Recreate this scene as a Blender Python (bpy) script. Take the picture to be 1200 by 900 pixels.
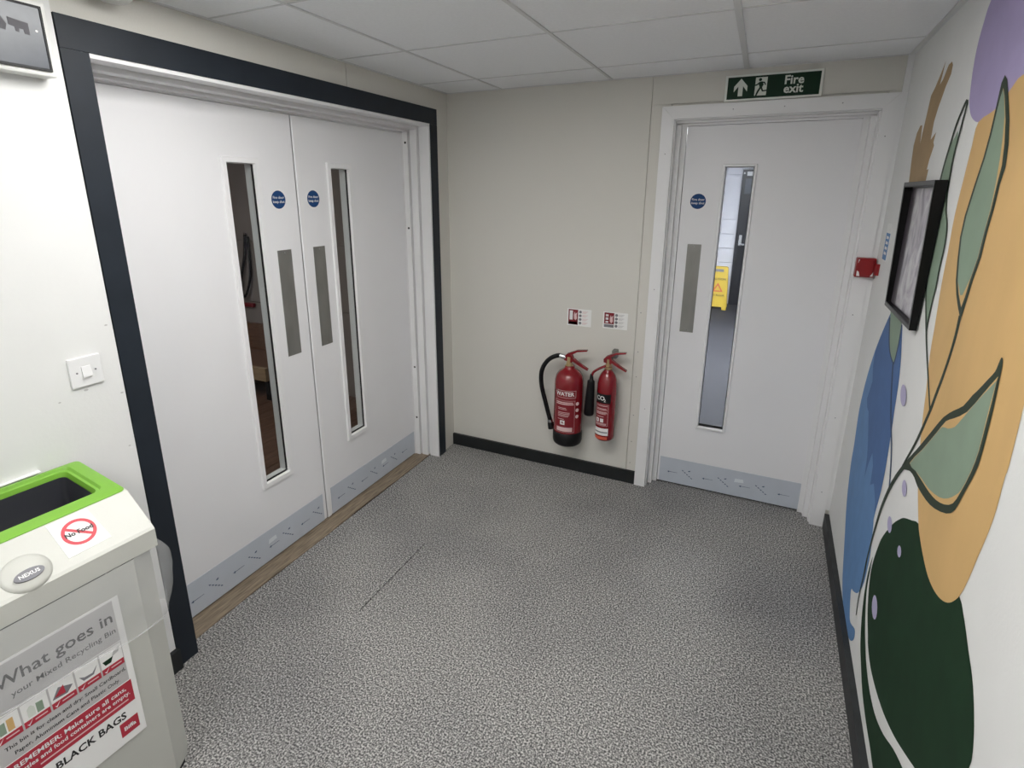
import bpy, bmesh, math, random
from mathutils import Vector, Matrix
random.seed(7)
for o in list(bpy.data.objects): bpy.data.objects.remove(o)
SC = bpy.context.scene
COL = SC.collection
PI = math.pi

# ------------------------------------------------------------------ camera
CAM = Vector((1.7848, -3.0004, 1.7075)); YAW, PIT, ROL = -0.4406, -0.2699, 0.0027
FPX, CX, CY = 629.65, -11.87, -50.01           # focal length and optical-centre offset in pixels of 1200x900
fwd = Vector((math.sin(YAW)*math.cos(PIT), math.cos(YAW)*math.cos(PIT), math.sin(PIT)))
rgt = Vector((math.cos(YAW), -math.sin(YAW), 0)); upv = rgt.cross(fwd)
r2 = rgt*math.cos(ROL) + upv*math.sin(ROL); u2 = upv*math.cos(ROL) - rgt*math.sin(ROL)
cd = bpy.data.cameras.new('camera'); cam = bpy.data.objects.new('camera', cd); COL.objects.link(cam)
m3 = Matrix((r2, u2, -fwd)).transposed()
cam.matrix_world = Matrix.Translation(CAM) @ m3.to_4x4()
cd.sensor_fit = 'HORIZONTAL'; cd.sensor_width = 36.0; cd.lens = FPX/1200*36
cd.shift_x = -CX/1200; cd.shift_y = CY/1200; cd.clip_start = 0.02; cd.clip_end = 60
SC.camera = cam
def ray(p): return fwd + r2*((p[0]-600-CX)/FPX) - u2*((p[1]-450-CY)/FPX)

# ------------------------------------------------------------------ world, exposure, lamp strengths
wd = bpy.data.worlds.new('world'); SC.world = wd; wd.use_nodes = True
wd.node_tree.nodes['Background'].inputs[0].default_value = (0.8, 0.85, 0.9, 1)
wd.node_tree.nodes['Background'].inputs[1].default_value = 0.0
SC.view_settings.view_transform = 'Standard'; SC.view_settings.look = 'None'
SC.view_settings.gamma = 1.0; SC.view_settings.exposure = 0.48; SC.view_settings.use_curve_mapping = False
LAMP_LOBBY, LAMP_CORRIDOR, LAMP_HALL = 11.0, 30.0, 5.5

# ------------------------------------------------------------------ materials
def mat(name, col, rough=0.6, metal=0.0, var=0.0, vscale=8.0, bump=0.0, bscale=60.0, spec=0.5, alpha=1.0, emit=None, stretch=None, col2=None, coat=0.0):
    m = bpy.data.materials.new(name); m.use_nodes = True; nt = m.node_tree; b = nt.nodes['Principled BSDF']
    b.inputs['Base Color'].default_value = (*col, 1); b.inputs['Roughness'].default_value = rough
    b.inputs['Metallic'].default_value = metal; b.inputs['Specular IOR Level'].default_value = spec
    b.inputs['Alpha'].default_value = alpha; b.inputs['Coat Weight'].default_value = coat
    if emit:
        b.inputs['Emission Color'].default_value = (*emit[0], 1); b.inputs['Emission Strength'].default_value = emit[1]
    tc = nt.nodes.new('ShaderNodeTexCoord'); mp = nt.nodes.new('ShaderNodeMapping')
    nt.links.new(tc.outputs['Object'], mp.inputs[0])
    if stretch: mp.inputs['Scale'].default_value = stretch
    if var or col2:
        n = nt.nodes.new('ShaderNodeTexNoise'); n.inputs['Scale'].default_value = vscale; n.inputs['Detail'].default_value = 5
        nt.links.new(mp.outputs[0], n.inputs['Vector'])
        r = nt.nodes.new('ShaderNodeValToRGB'); r.color_ramp.elements[0].position = .3; r.color_ramp.elements[1].position = .7
        c2 = col2 if col2 else tuple(min(1, c*(1+var)) for c in col)
        c1 = col if col2 else tuple(c*(1-var) for c in col)
        r.color_ramp.elements[0].color = (*c1, 1); r.color_ramp.elements[1].color = (*c2, 1)
        nt.links.new(n.outputs[0], r.inputs[0]); nt.links.new(r.outputs[0], b.inputs['Base Color'])
    if bump:
        n2 = nt.nodes.new('ShaderNodeTexNoise'); n2.inputs['Scale'].default_value = bscale; n2.inputs['Detail'].default_value = 3
        nt.links.new(mp.outputs[0], n2.inputs['Vector'])
        bp = nt.nodes.new('ShaderNodeBump'); bp.inputs['Strength'].default_value = bump; bp.inputs['Distance'].default_value = .003
        nt.links.new(n2.outputs[0], bp.inputs['Height']); nt.links.new(bp.outputs[0], b.inputs['Normal'])
    return m
M = {}
M['wall_white'] = mat('wall_white', (.76,.765,.76), .62, var=.02, vscale=4, bump=.12, bscale=90)
M['wall_beige'] = mat('wall_beige', (.66,.645,.60), .6, var=.018, vscale=220, bump=.08, bscale=150)
M['mural_wall'] = mat('mural_wall', (.76,.765,.755), .7, var=.02, vscale=5, bump=.15, bscale=110)
M['gloss_white'] = mat('gloss_white', (.80,.80,.81), .38, var=.012, vscale=3, bump=.03, bscale=40)
M['door_white'] = mat('door_white', (.79,.79,.81), .42, var=.012, vscale=2.5, bump=.04, bscale=120)
M['dark_paint'] = mat('dark_paint', (.014,.019,.027), .5, spec=.3, var=.12, vscale=9, bump=.1, bscale=40)
M['black_skirt'] = mat('black_skirt', (.010,.012,.013), .5, var=.2, vscale=14, bump=.1, bscale=30)
M['grey_skirt'] = mat('grey_skirt', (.022,.025,.027), .55, var=.25, vscale=14, bump=.1, bscale=30)
M['tile'] = mat('ceiling_tile', (.87,.885,.91), .9, var=.02, vscale=90, bump=.15, bscale=200)
M['tee'] = mat('tee_bar', (.66,.67,.68), .45)
M['steel'] = mat('brushed_steel', (.27,.265,.25), .55, metal=.75, var=.10, vscale=14, stretch=(1,1,.35))
M['film'] = mat('filmed_steel', (.52,.56,.625), .4, metal=.0, var=.03, vscale=10)
M['film_ink'] = mat('film_ink', (.05,.08,.17), .5)
M['film_patch'] = mat('film_patch', (.72,.76,.80), .5)
M['gasket'] = mat('black_gasket', (.004,.004,.005), .6)
M['blue_disc'] = mat('blue_disc', (.010,.052,.17), .5, spec=.2)
M['print_white'] = mat('print_white', (.80,.80,.80), .5)
M['paper'] = mat('white_paper', (.83,.83,.82), .6, var=.01, vscale=12)
M['bin_shell'] = mat('bin_shell', (.55,.555,.515), .42, var=.02, vscale=6, bump=.06, bscale=160)
M['bin_green'] = mat('bin_green', (.19,.43,.045), .38, bump=.05, bscale=160)
M['bin_dark'] = mat('bin_dark', (.030,.031,.040), .45)
M['black_plastic'] = mat('black_plastic', (.005,.005,.006), .45, spec=.3)
M['rubber'] = mat('black_rubber', (.005,.005,.006), .5, spec=.25)
M['ext_red'] = mat('ext_red', (.21,.005,.011), .26, coat=.4)
M['label_red'] = mat('label_red', (.20,.008,.016), .4)
M['ext_pink'] = mat('print_pink', (.72,.52,.52), .5)
M['orange_red'] = mat('orange_red', (.62,.10,.055), .5)
M['brass'] = mat('brass', (.55,.42,.22), .35, metal=.8)
M['chrome'] = mat('chrome', (.65,.66,.67), .25, metal=1)
M['sign_green'] = mat('sign_green', (.003,.026,.011), .5, spec=.25)
M['sign_white'] = mat('sign_white', (.66,.70,.64), .5)
M['sign_edge'] = mat('sign_edge', (.82,.84,.80), .35)
M['red'] = mat('signal_red', (.27,.008,.012), .35)
M['poster_red'] = mat('poster_red', (.42,.022,.045), .5)
M['poster_grey'] = mat('poster_grey', (.50,.49,.49), .55)
M['ink'] = mat('ink', (.012,.012,.014), .6)
M['ink_grey'] = mat('ink_grey', (.20,.20,.22), .6)
M['ring_red'] = mat('ring_red', (.58,.045,.065), .5)
M['dark_screen'] = mat('dark_screen', (.075,.085,.105), .28, var=.15, vscale=12)
M['screen_mark'] = mat('screen_mark', (.035,.033,.045), .5)
M['casing'] = mat('casing', (.74,.74,.72), .4)
M['frame_black'] = mat('frame_black', (.004,.004,.004), .4, spec=.2)
M['frame_lip'] = mat('frame_lip', (.006,.006,.007), .35)
M['frame_mat'] = mat('frame_inner', (.06,.048,.06), .4)
M['yellow'] = mat('yellow_plastic', (.66,.46,.045), .4)
M['corridor_white'] = mat('corridor_white', (.74,.74,.78), .6, var=.02, vscale=8)
M['corridor_floor'] = mat('corridor_floor', (.042,.042,.050), .8, var=.15, vscale=60, bump=.2)
M['dark_door'] = mat('dark_door', (.018,.019,.024), .3, var=.3, vscale=3)
M['hall_wall'] = mat('hall_wall', (.26,.235,.225), .75, var=.06, vscale=3)
M['plank'] = mat('floor_plank', (.11,.062,.045), .45, col2=(.19,.11,.078), vscale=7, stretch=(6,.7,1))
M['pale_wood'] = mat('pale_wood', (.34,.24,.14), .55, col2=(.42,.31,.19), vscale=8, stretch=(1,6,6))
M['brown_wood'] = mat('brown_wood', (.12,.06,.035), .5, col2=(.19,.10,.06), vscale=8, stretch=(1,6,6))
M['lamp_glow'] = mat('lamp_glow', (.9,.9,.9), .5, emit=((1.0,.985,.955), LAMP_LOBBY))
M['corridor_glow'] = mat('corridor_glow', (.9,.9,.9), .5, emit=((.95,.97,1.0), LAMP_CORRIDOR))
M['hall_glow'] = mat('hall_glow', (.9,.9,.9), .5, emit=((1.0,.93,.85), LAMP_HALL))
# mural paints
M['purple'] = mat('paint_lilac', (.385,.33,.545), .7, var=.03, vscale=12)
M['ochre'] = mat('paint_ochre', (.62,.40,.165), .65, var=.07, vscale=5, stretch=(1,1,.4))
M['tan'] = mat('paint_tan', (.37,.255,.135), .7, var=.06, vscale=16)
M['deep_green'] = mat('paint_deep_green', (.010,.034,.015), .75, var=.12, vscale=14, spec=.2)
M['leaf_green'] = mat('paint_leaf_green', (.235,.315,.235), .7, var=.04, vscale=12)
M['line_green'] = mat('paint_line_green', (.018,.033,.018), .65)
M['blue_light'] = mat('paint_blue_light', (.115,.245,.48), .7, var=.05, vscale=14)
M['blue_dark'] = mat('paint_blue_dark', (.060,.140,.335), .7, var=.05, vscale=14)
M['blue_line'] = mat('paint_blue_line', (.030,.060,.130), .7)
M['lilac'] = mat('paint_pale_lilac', (.44,.41,.60), .7)

def carpet():
    m = bpy.data.materials.new('grey_carpet'); m.use_nodes = True; nt = m.node_tree; b = nt.nodes['Principled BSDF']
    b.inputs['Roughness'].default_value = .95; b.inputs['Specular IOR Level'].default_value = .15
    tc = nt.nodes.new('ShaderNodeTexCoord')
    def noise(s, d=4):
        n = nt.nodes.new('ShaderNodeTexNoise'); n.inputs['Scale'].default_value = s; n.inputs['Detail'].default_value = d
        nt.links.new(tc.outputs['Object'], n.inputs['Vector']); return n
    n1 = noise(165, 4)
    r = nt.nodes.new('ShaderNodeValToRGB'); e = r.color_ramp.elements
    e[0].position = .36; e[0].color = (.060,.060,.063, 1); e[1].position = .64; e[1].color = (.56,.55,.54, 1)
    k = e.new(.5); k.color = (.225,.222,.22, 1)
    nt.links.new(n1.outputs[0], r.inputs[0])
    n2 = noise(1.6, 3); r2_ = nt.nodes.new('ShaderNodeValToRGB')
    r2_.color_ramp.elements[0].position = .3; r2_.color_ramp.elements[0].color = (.80,.80,.81,1)
    r2_.color_ramp.elements[1].position = .6; r2_.color_ramp.elements[1].color = (1.06,1.055,1.04,1)
    nt.links.new(n2.outputs[0], r2_.inputs[0])
    mx = nt.nodes.new('ShaderNodeMix'); mx.data_type = 'RGBA'; mx.blend_type = 'MULTIPLY'; mx.inputs[0].default_value = 1
    nt.links.new(r.outputs[0], mx.inputs[6]); nt.links.new(r2_.outputs[0], mx.inputs[7]); nt.links.new(mx.outputs[2], b.inputs['Base Color'])
    bp = nt.nodes.new('ShaderNodeBump'); bp.inputs['Strength'].default_value = .12; bp.inputs['Distance'].default_value = .003
    nt.links.new(n1.outputs[0], bp.inputs['Height']); return m
M['carpet'] = carpet()
def woodmat():
    m = mat('threshold_wood', (.14,.108,.075), .55, col2=(.33,.26,.185), vscale=9, stretch=(14,1.2,4), bump=.2, bscale=30); return m
M['threshold'] = woodmat()
def glassmat(name, tint, refl=.06):
    m = bpy.data.materials.new(name); m.use_nodes = True; nt = m.node_tree
    for n in list(nt.nodes): nt.nodes.remove(n)
    out = nt.nodes.new('ShaderNodeOutputMaterial'); t = nt.nodes.new('ShaderNodeBsdfTransparent'); g = nt.nodes.new('ShaderNodeBsdfGlossy')
    t.inputs[0].default_value = (*tint, 1); g.inputs['Roughness'].default_value = .03
    mx = nt.nodes.new('ShaderNodeMixShader'); lw = nt.nodes.new('ShaderNodeFresnel'); lw.inputs[0].default_value = 1.35
    gm = nt.nodes.new('ShaderNodeNewGeometry'); sb = nt.nodes.new('ShaderNodeMath'); sb.operation = 'SUBTRACT'; sb.inputs[0].default_value = 1
    ml = nt.nodes.new('ShaderNodeMath'); ml.operation = 'MULTIPLY'; nt.links.new(gm.outputs['Backfacing'], sb.inputs[1]); nt.links.new(sb.outputs[0], ml.inputs[0]); nt.links.new(lw.outputs[0], ml.inputs[1])
    nt.links.new(ml.outputs[0], mx.inputs[0]); nt.links.new(t.outputs[0], mx.inputs[1]); nt.links.new(g.outputs[0], mx.inputs[2]); nt.links.new(mx.outputs[0], out.inputs[0])
    return m
M['glass'] = glassmat('door_glass', (.86,.88,.88))
def bagmat():
    m = bpy.data.materials.new('clear_bag'); m.use_nodes = True; nt = m.node_tree
    for n in list(nt.nodes): nt.nodes.remove(n)
    out = nt.nodes.new('ShaderNodeOutputMaterial'); t = nt.nodes.new('ShaderNodeBsdfTransparent'); p = nt.nodes.new('ShaderNodeBsdfPrincipled')
    p.inputs['Base Color'].default_value = (.70,.71,.72,1); p.inputs['Roughness'].default_value = .3
    n = nt.nodes.new('ShaderNodeTexNoise'); n.inputs['Scale'].default_value = 5
    r = nt.nodes.new('ShaderNodeMapRange'); r.inputs[1].default_value = .3; r.inputs[2].default_value = .7; r.inputs[3].default_value = .20; r.inputs[4].default_value = .32
    tc = nt.nodes.new('ShaderNodeTexCoord'); nt.links.new(tc.outputs['Object'], n.inputs[0]); nt.links.new(n.outputs[0], r.inputs[0])
    mx = nt.nodes.new('ShaderNodeMixShader'); nt.links.new(r.outputs[0], mx.inputs[0])
    nt.links.new(t.outputs[0], mx.inputs[1]); nt.links.new(p.outputs[0], mx.inputs[2]); nt.links.new(mx.outputs[0], out.inputs[0])
    return m
M['bag'] = bagmat()
def drawing():
    m = bpy.data.materials.new('pencil_drawing'); m.use_nodes = True; nt = m.node_tree; b = nt.nodes['Principled BSDF']; b.inputs['Roughness'].default_value = .25
    tc = nt.nodes.new('ShaderNodeTexCoord'); mp = nt.nodes.new('ShaderNodeMapping'); nt.links.new(tc.outputs['Object'], mp.inputs[0])
    mp.inputs['Scale'].default_value = (1, 1.3, 1)
    n = nt.nodes.new('ShaderNodeTexNoise'); n.inputs['Scale'].default_value = 9; n.inputs['Detail'].default_value = 8; n.inputs['Distortion'].default_value = 1.2
    nt.links.new(mp.outputs[0], n.inputs['Vector'])
    r = nt.nodes.new('ShaderNodeValToRGB'); e = r.color_ramp.elements
    e[0].position = .34; e[0].color = (.30,.275,.32,1); e[1].position = .64; e[1].color = (.60,.58,.61,1)
    nt.links.new(n.outputs[0], r.inputs[0]); nt.links.new(r.outputs[0], b.inputs['Base Color']); return m
M['drawing'] = drawing()

# ------------------------------------------------------------------ builders
WM = {}
def thing(name, label, cat, loc=(0,0,0), rotz=0.0, group=None, kind=None):
    o = bpy.data.objects.new(name, None); COL.objects.link(o); o.empty_display_size = .1
    o.location = loc; o.rotation_euler = (0,0,rotz); o['label'] = label; o['category'] = cat
    if group: o['group'] = group
    if kind: o['kind'] = kind
    WM[o.name] = Matrix.Translation(Vector(loc)) @ Matrix.Rotation(rotz, 4, 'Z'); return o
def obj(name, bm, m, parent=None, smooth=False, angle=40):
    """bm is in world space; it is moved into the parent's space"""
    if parent is not None:
        bm.transform(WM[parent.name].inverted())
    me = bpy.data.meshes.new(name)
    bmesh.ops.recalc_face_normals(bm, faces=bm.faces)
    bm.to_mesh(me); bm.free(); me.materials.append(M[m])
    if smooth:
        for p in me.polygons: p.use_smooth = True
        me.set_sharp_from_angle(angle=math.radians(angle))
    o = bpy.data.objects.new(name, me); COL.objects.link(o)
    if parent is not None: o.parent = parent; WM[o.name] = WM[parent.name]
    else: WM[o.name] = Matrix.Identity(4)
    return o
def tag(o, label, cat=None, group=None, kind=None):
    o['label'] = label
    if cat: o['category'] = cat
    if group: o['group'] = group
    if kind: o['kind'] = kind
    return o
def box(bm, x0, x1, y0, y1, z0, z1, bev=0.0, seg=1):
    r = bmesh.ops.create_cube(bm, size=1.0)
    vs = r['verts']
    for v in vs: v.co = Vector((x0+(v.co.x+.5)*(x1-x0), y0+(v.co.y+.5)*(y1-y0), z0+(v.co.z+.5)*(z1-z0)))
    if bev:
        es = list({e for v in vs for e in v.link_edges})
        bmesh.ops.bevel(bm, geom=es, offset=bev, segments=seg, affect='EDGES', profile=.6)
    return bm
def B(*a, **k): return box(bmesh.new(), *a, **k)
def poly(pts3, off=None):
    """polygon from 3-D points; off = extrusion vector"""
    bm = bmesh.new(); vs = [bm.verts.new(p) for p in pts3]; f = bm.faces.new(vs); f.normal_update()
    if off is not None:
        r = bmesh.ops.extrude_face_region(bm, geom=[f]); nv = [g for g in r['geom'] if isinstance(g, bmesh.types.BMVert)]
        for v in nv: v.co += Vector(off)
    bm.normal_update()
    bmesh.ops.triangulate(bm, faces=[f_ for f_ in bm.faces if len(f_.verts) > 4], ngon_method='EAR_CLIP')
    return bm
def prism(bm, pts, fn, d0, d1):
    """closed 2-D outline pts mapped by fn(x, y, d), extruded from d0 to d1"""
    a = [bm.verts.new(fn(x, y, d0)) for x, y in pts]; b = [bm.verts.new(fn(x, y, d1)) for x, y in pts]
    fs = [bm.faces.new(a), bm.faces.new(b[::-1])]; n = len(pts)
    for i in range(n): bm.faces.new((a[i], b[i], b[(i+1) % n], a[(i+1) % n]))
    for f in fs: f.normal_update()
    bmesh.ops.triangulate(bm, faces=[f for f in fs if len(f.verts) > 4], ngon_method='EAR_CLIP'); return bm
def catmull(pts, closed=False, n=4):
    out = []; N = len(pts)
    for i in range(N if closed else N-1):
        g = lambda k: Vector(pts[k % N] if closed else pts[min(max(k, 0), N-1)])
        p0, p1, p2, p3 = g(i-1), g(i), g(i+1), g(i+2)
        for j in range(n):
            t = j/n; out.append(.5*((2*p1)+(p2-p0)*t+(2*p0-5*p1+4*p2-p3)*t*t+(3*p1-p0-3*p2+p3)*t**3))
    if not closed: out.append(Vector(pts[-1]))
    return out
def tube(bm, pts, r, seg=10, caps=True):
    pts = [Vector(p) for p in pts]; rad = r if isinstance(r, (list, tuple)) else [r]*len(pts)
    t = (pts[1]-pts[0]).normalized(); a = t.orthogonal().normalized(); rings = []
    for i, p in enumerate(pts):
        tn = (pts[min(i+1, len(pts)-1)]-pts[max(i-1, 0)]).normalized()
        a = (a - tn*a.dot(tn)).normalized(); b = tn.cross(a)
        rings.append([bm.verts.new(p+(a*math.cos(2*PI*k/seg)+b*math.sin(2*PI*k/seg))*rad[i]) for k in range(seg)])
    for i in range(len(rings)-1):
        for k in range(seg): bm.faces.new((rings[i][k], rings[i][(k+1) % seg], rings[i+1][(k+1) % seg], rings[i+1][k]))
    if caps: bm.faces.new(rings[0][::-1]); bm.faces.new(rings[-1])
    return bm
def lathe(bm, cx, cy, prof, seg=40):
    rings = []
    for r, z in prof:
        if r < 1e-6: rings.append([bm.verts.new((cx, cy, z))])
        else: rings.append([bm.verts.new((cx+r*math.cos(2*PI*k/seg), cy+r*math.sin(2*PI*k/seg), z)) for k in range(seg)])
    for A_, B_ in zip(rings, rings[1:]):
        for k in range(seg):
            k2 = (k+1) % seg
            if len(A_) == 1 and len(B_) > 1: bm.faces.new((A_[0], B_[k], B_[k2]))
            elif len(B_) == 1 and len(A_) > 1: bm.faces.new((A_[k], A_[k2], B_[0]))
            elif len(A_) > 1: bm.faces.new((A_[k], A_[k2], B_[k2], B_[k]))
    return bm
DG = None
def text_bm(s, size, fn, align='CENTER', bold=0.0, sx=1.0, space=1.0, res=2):
    """flat lettering; fn(x, y) gives the world point"""
    cu = bpy.data.curves.new('t', 'FONT'); cu.body = s; cu.size = size; cu.align_x = align; cu.align_y = 'CENTER'
    cu.offset = bold*size; cu.resolution_u = res; cu.space_line = space
    ob = bpy.data.objects.new('t', cu); COL.objects.link(ob); dg = bpy.context.evaluated_depsgraph_get(); dg.update()
    me = bpy.data.meshes.new_from_object(ob.evaluated_get(dg)); bm = bmesh.new(); bm.from_mesh(me)
    for v in bm.verts: v.co = Vector(fn(v.co.x*sx, v.co.y))
    bpy.data.objects.remove(ob); bpy.data.curves.remove(cu); bpy.data.meshes.remove(me); return bm
def disc_bm(fn, r, h, seg=28, ry=None):
    pts = [(r*math.cos(2*PI*k/seg), (ry or r)*math.sin(2*PI*k/seg)) for k in range(seg)]
    return prism(bmesh.new(), pts, fn, 0, h)
def frame_bm(fn, ox0, ox1, oz0, oz1, w, d0, d1, bev=0):
    """rectangular ring of four mitred pieces; fn(x, z, d)"""
    bm = bmesh.new(); ix0, ix1, iz0, iz1 = ox0+w, ox1-w, oz0+w, oz1-w
    ring = []
    for dd in (d0, d1):
        e = bev if dd == d1 else 0
        ring.append(([bm.verts.new(fn(x, z, dd)) for x, z in ((ox0+e, oz0+e), (ox1-e, oz0+e), (ox1-e, oz1-e), (ox0+e, oz1-e))],
                     [bm.verts.new(fn(x, z, dd)) for x, z in ((ix0-e, iz0-e), (ix1+e, iz0-e), (ix1+e, iz1+e), (ix0-e, iz1+e))]))
    (o0, i0), (o1, i1) = ring
    for k in range(4):
        j = (k+1) % 4
        for q in ((o0[k], o0[j], o1[j], o1[k]), (i0[j], i0[k], i1[k], i1[j]), (o1[k], o1[j], i1[j], i1[k]), (o0[j], o0[k], i0[k], i0[j])): bm.faces.new(q)
    return bm
def holed_slab(bm, fn, x0, x1, z0, z1, hx0, hx1, hz0, hz1, d0, d1):
    """slab with a rectangular hole"""
    f = frame_bm(fn, 0, 1, 0, 1, .3, d0, d1); f.free()
    O = ((x0, z0), (x1, z0), (x1, z1), (x0, z1)); I = ((hx0, hz0), (hx1, hz0), (hx1, hz1), (hx0, hz1))
    v = {}
    for n, P in (('o', O), ('i', I)):
        for d in (d0, d1): v[n, d] = [bm.verts.new(fn(x, z, d)) for x, z in P]
    for k in range(4):
        j = (k+1) % 4
        bm.faces.new((v['o', d0][k], v['o', d0][j], v['o', d1][j], v['o', d1][k])); bm.faces.new((v['i', d0][j], v['i', d0][k], v['i', d1][k], v['i', d1][j]))
        bm.faces.new((v['o', d1][k], v['o', d1][j], v['i', d1][j], v['i', d1][k])); bm.faces.new((v['o', d0][j], v['o', d0][k], v['i', d0][k], v['i', d0][j]))
    return bm

# ------------------------------------------------------------------ main sizes
H = 2.273; YB = -5.6                       # ceiling height, rear end of the lobby
WR = lambda y: 2.286 + .02*y               # right wall (not quite square to the back wall)
SY0, SY1, SZ = -2.055, -.142, 2.1686       # dark surround, outer
IY0, IY1, IZ = -1.9825, -.2146, 2.0838     # dark surround, inner
LX = -.154; LZ = 2.04                      # face of the double doors, leaf top
FY = .086; L0, L1 = 1.3866, 2.1665         # fire exit door face and leaf edges
FX0, FX1, FZ = 1.2685, 2.2648, 2.1257      # its frame, outer
STR = 'structure'

# floor
fl = tag(obj('floor', holed_slab(bmesh.new(), lambda x, y, d: (x, y, d), -.055, 2.40, YB-.05, .20, .4345, .4400, -1.55, -1.05, -.05, 0), 'carpet'), 'grey flecked carpet of the lobby floor', 'floor', kind=STR)
obj('carpet_seam', B(.43, .445, -1.56, -1.04, -.049, -.035), 'carpet', fl)
th = tag(obj('trim_1', poly([(-.30,-2.0,-.004),(-.30,-.20,-.004),(-.062,-.20,-.004),(-.058,-.55,-.004),(-.066,-.9,-.004),(-.055,-1.2,-.004),(-.060,-1.6,-.004),(-.045,-2.0,-.004)], (0,0,.007)), 'threshold'), 'worn brown wooden threshold strip under the double doors', 'threshold', kind=STR)

# left wall
wl = thing('wall_left', 'white painted wall holding the double doors and light switch', 'wall', (0,-2,0), kind=STR)
bm = bmesh.new()
box(bm, -.20, .015, YB, SY0-.004, 0, H+.1)
obj('wall_panel', bm, 'wall_white', wl)
obj('wall_panel', B(-.20, 0, SY0-.004, -.885, SZ-.04, H+.1), 'wall_beige', wl)
obj('wall_panel', B(-.20, 0, -.881, .5, SZ-.04, H+.1), 'wall_beige', wl)
obj('wall_panel', B(-.20, 0, SY1-.03, .5, 0, SZ-.04), 'wall_beige', wl)
obj('wall_core', B(-.21, -.19, SY0-.03, -1.99, 0, SZ), 'wall_beige', wl)
for px_, r_, m_ in (((143,460),.0045,'poster_grey'), ((154.5,524),.006,'gloss_white'), ((152,522),.0035,'poster_grey'), ((101,457),.006,'poster_grey'), ((70,472),.0035,'poster_grey'), ((124,381),.0045,'poster_grey')):
    q_ = ray(px_); q_ = CAM + q_*((.015-CAM.x)/q_.x)
    obj('scuff', disc_bm(lambda a, b, d: (.0148+d, q_.y+a, q_.z+b), r_, .0005, 12, r_*.55), m_, wl)
# dark surround: three boards
sd = thing('trim_2', 'dark blue-grey painted board surround framing the double doors', 'door surround', (0,-1.1,0), kind=STR)
f3 = lambda pts: prism(bmesh.new(), pts, lambda y, z, d: (d, y, z), -.02, .0165)
obj('board', f3([(SY0,0),(IY0,0),(IY0,IZ),(SY0,IZ)]), 'dark_paint', sd)
obj('board', f3([(IY1,0),(SY1,0),(SY1,IZ),(IY1,IZ)]), 'dark_paint', sd)
obj('board', f3([(SY0,IZ+.001),(SY1,IZ+.001),(SY1,SZ),(SY0,SZ)]), 'dark_paint', sd)
# stepped white lining (jambs and head)
ln = thing('trim_3', 'white stepped door lining inside the dark surround', 'door lining', (-.1,-1.1,0), kind=STR)
steps = [(-.054, .012, .012), (-.064, -.054, .001), (-.108, -.064, .027), (-.118, -.108, .014), (-.1525, -.118, .0385), (-.215, -.1525, .0449)]
for side in (0, 1):
    bm = bmesh.new()
    for x0, x1, e in steps:
        if side: box(bm, x0, x1, IY1-e, IY1+.06, 0, IZ-e)
        else: box(bm, x0, x1, IY0-.06, IY0+(e*.9 if e > .02 else -.001), 0, IZ-e)
    obj('jamb', bm, 'gloss_white', ln)
bm = bmesh.new()
for x0, x1, e in steps: box(bm, x0, x1, IY0-.06, IY1+.06, IZ-e+.0005, IZ+.06)
obj('head', bm, 'gloss_white', ln)
for z in (1.985, 1.50, .62, .27):
    obj('screw_hole', disc_bm(lambda x, y, d, z=z: (-.133+x, IY1-.0385-d, z+y), .0065, .001, 12), 'gasket', ln)

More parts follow.
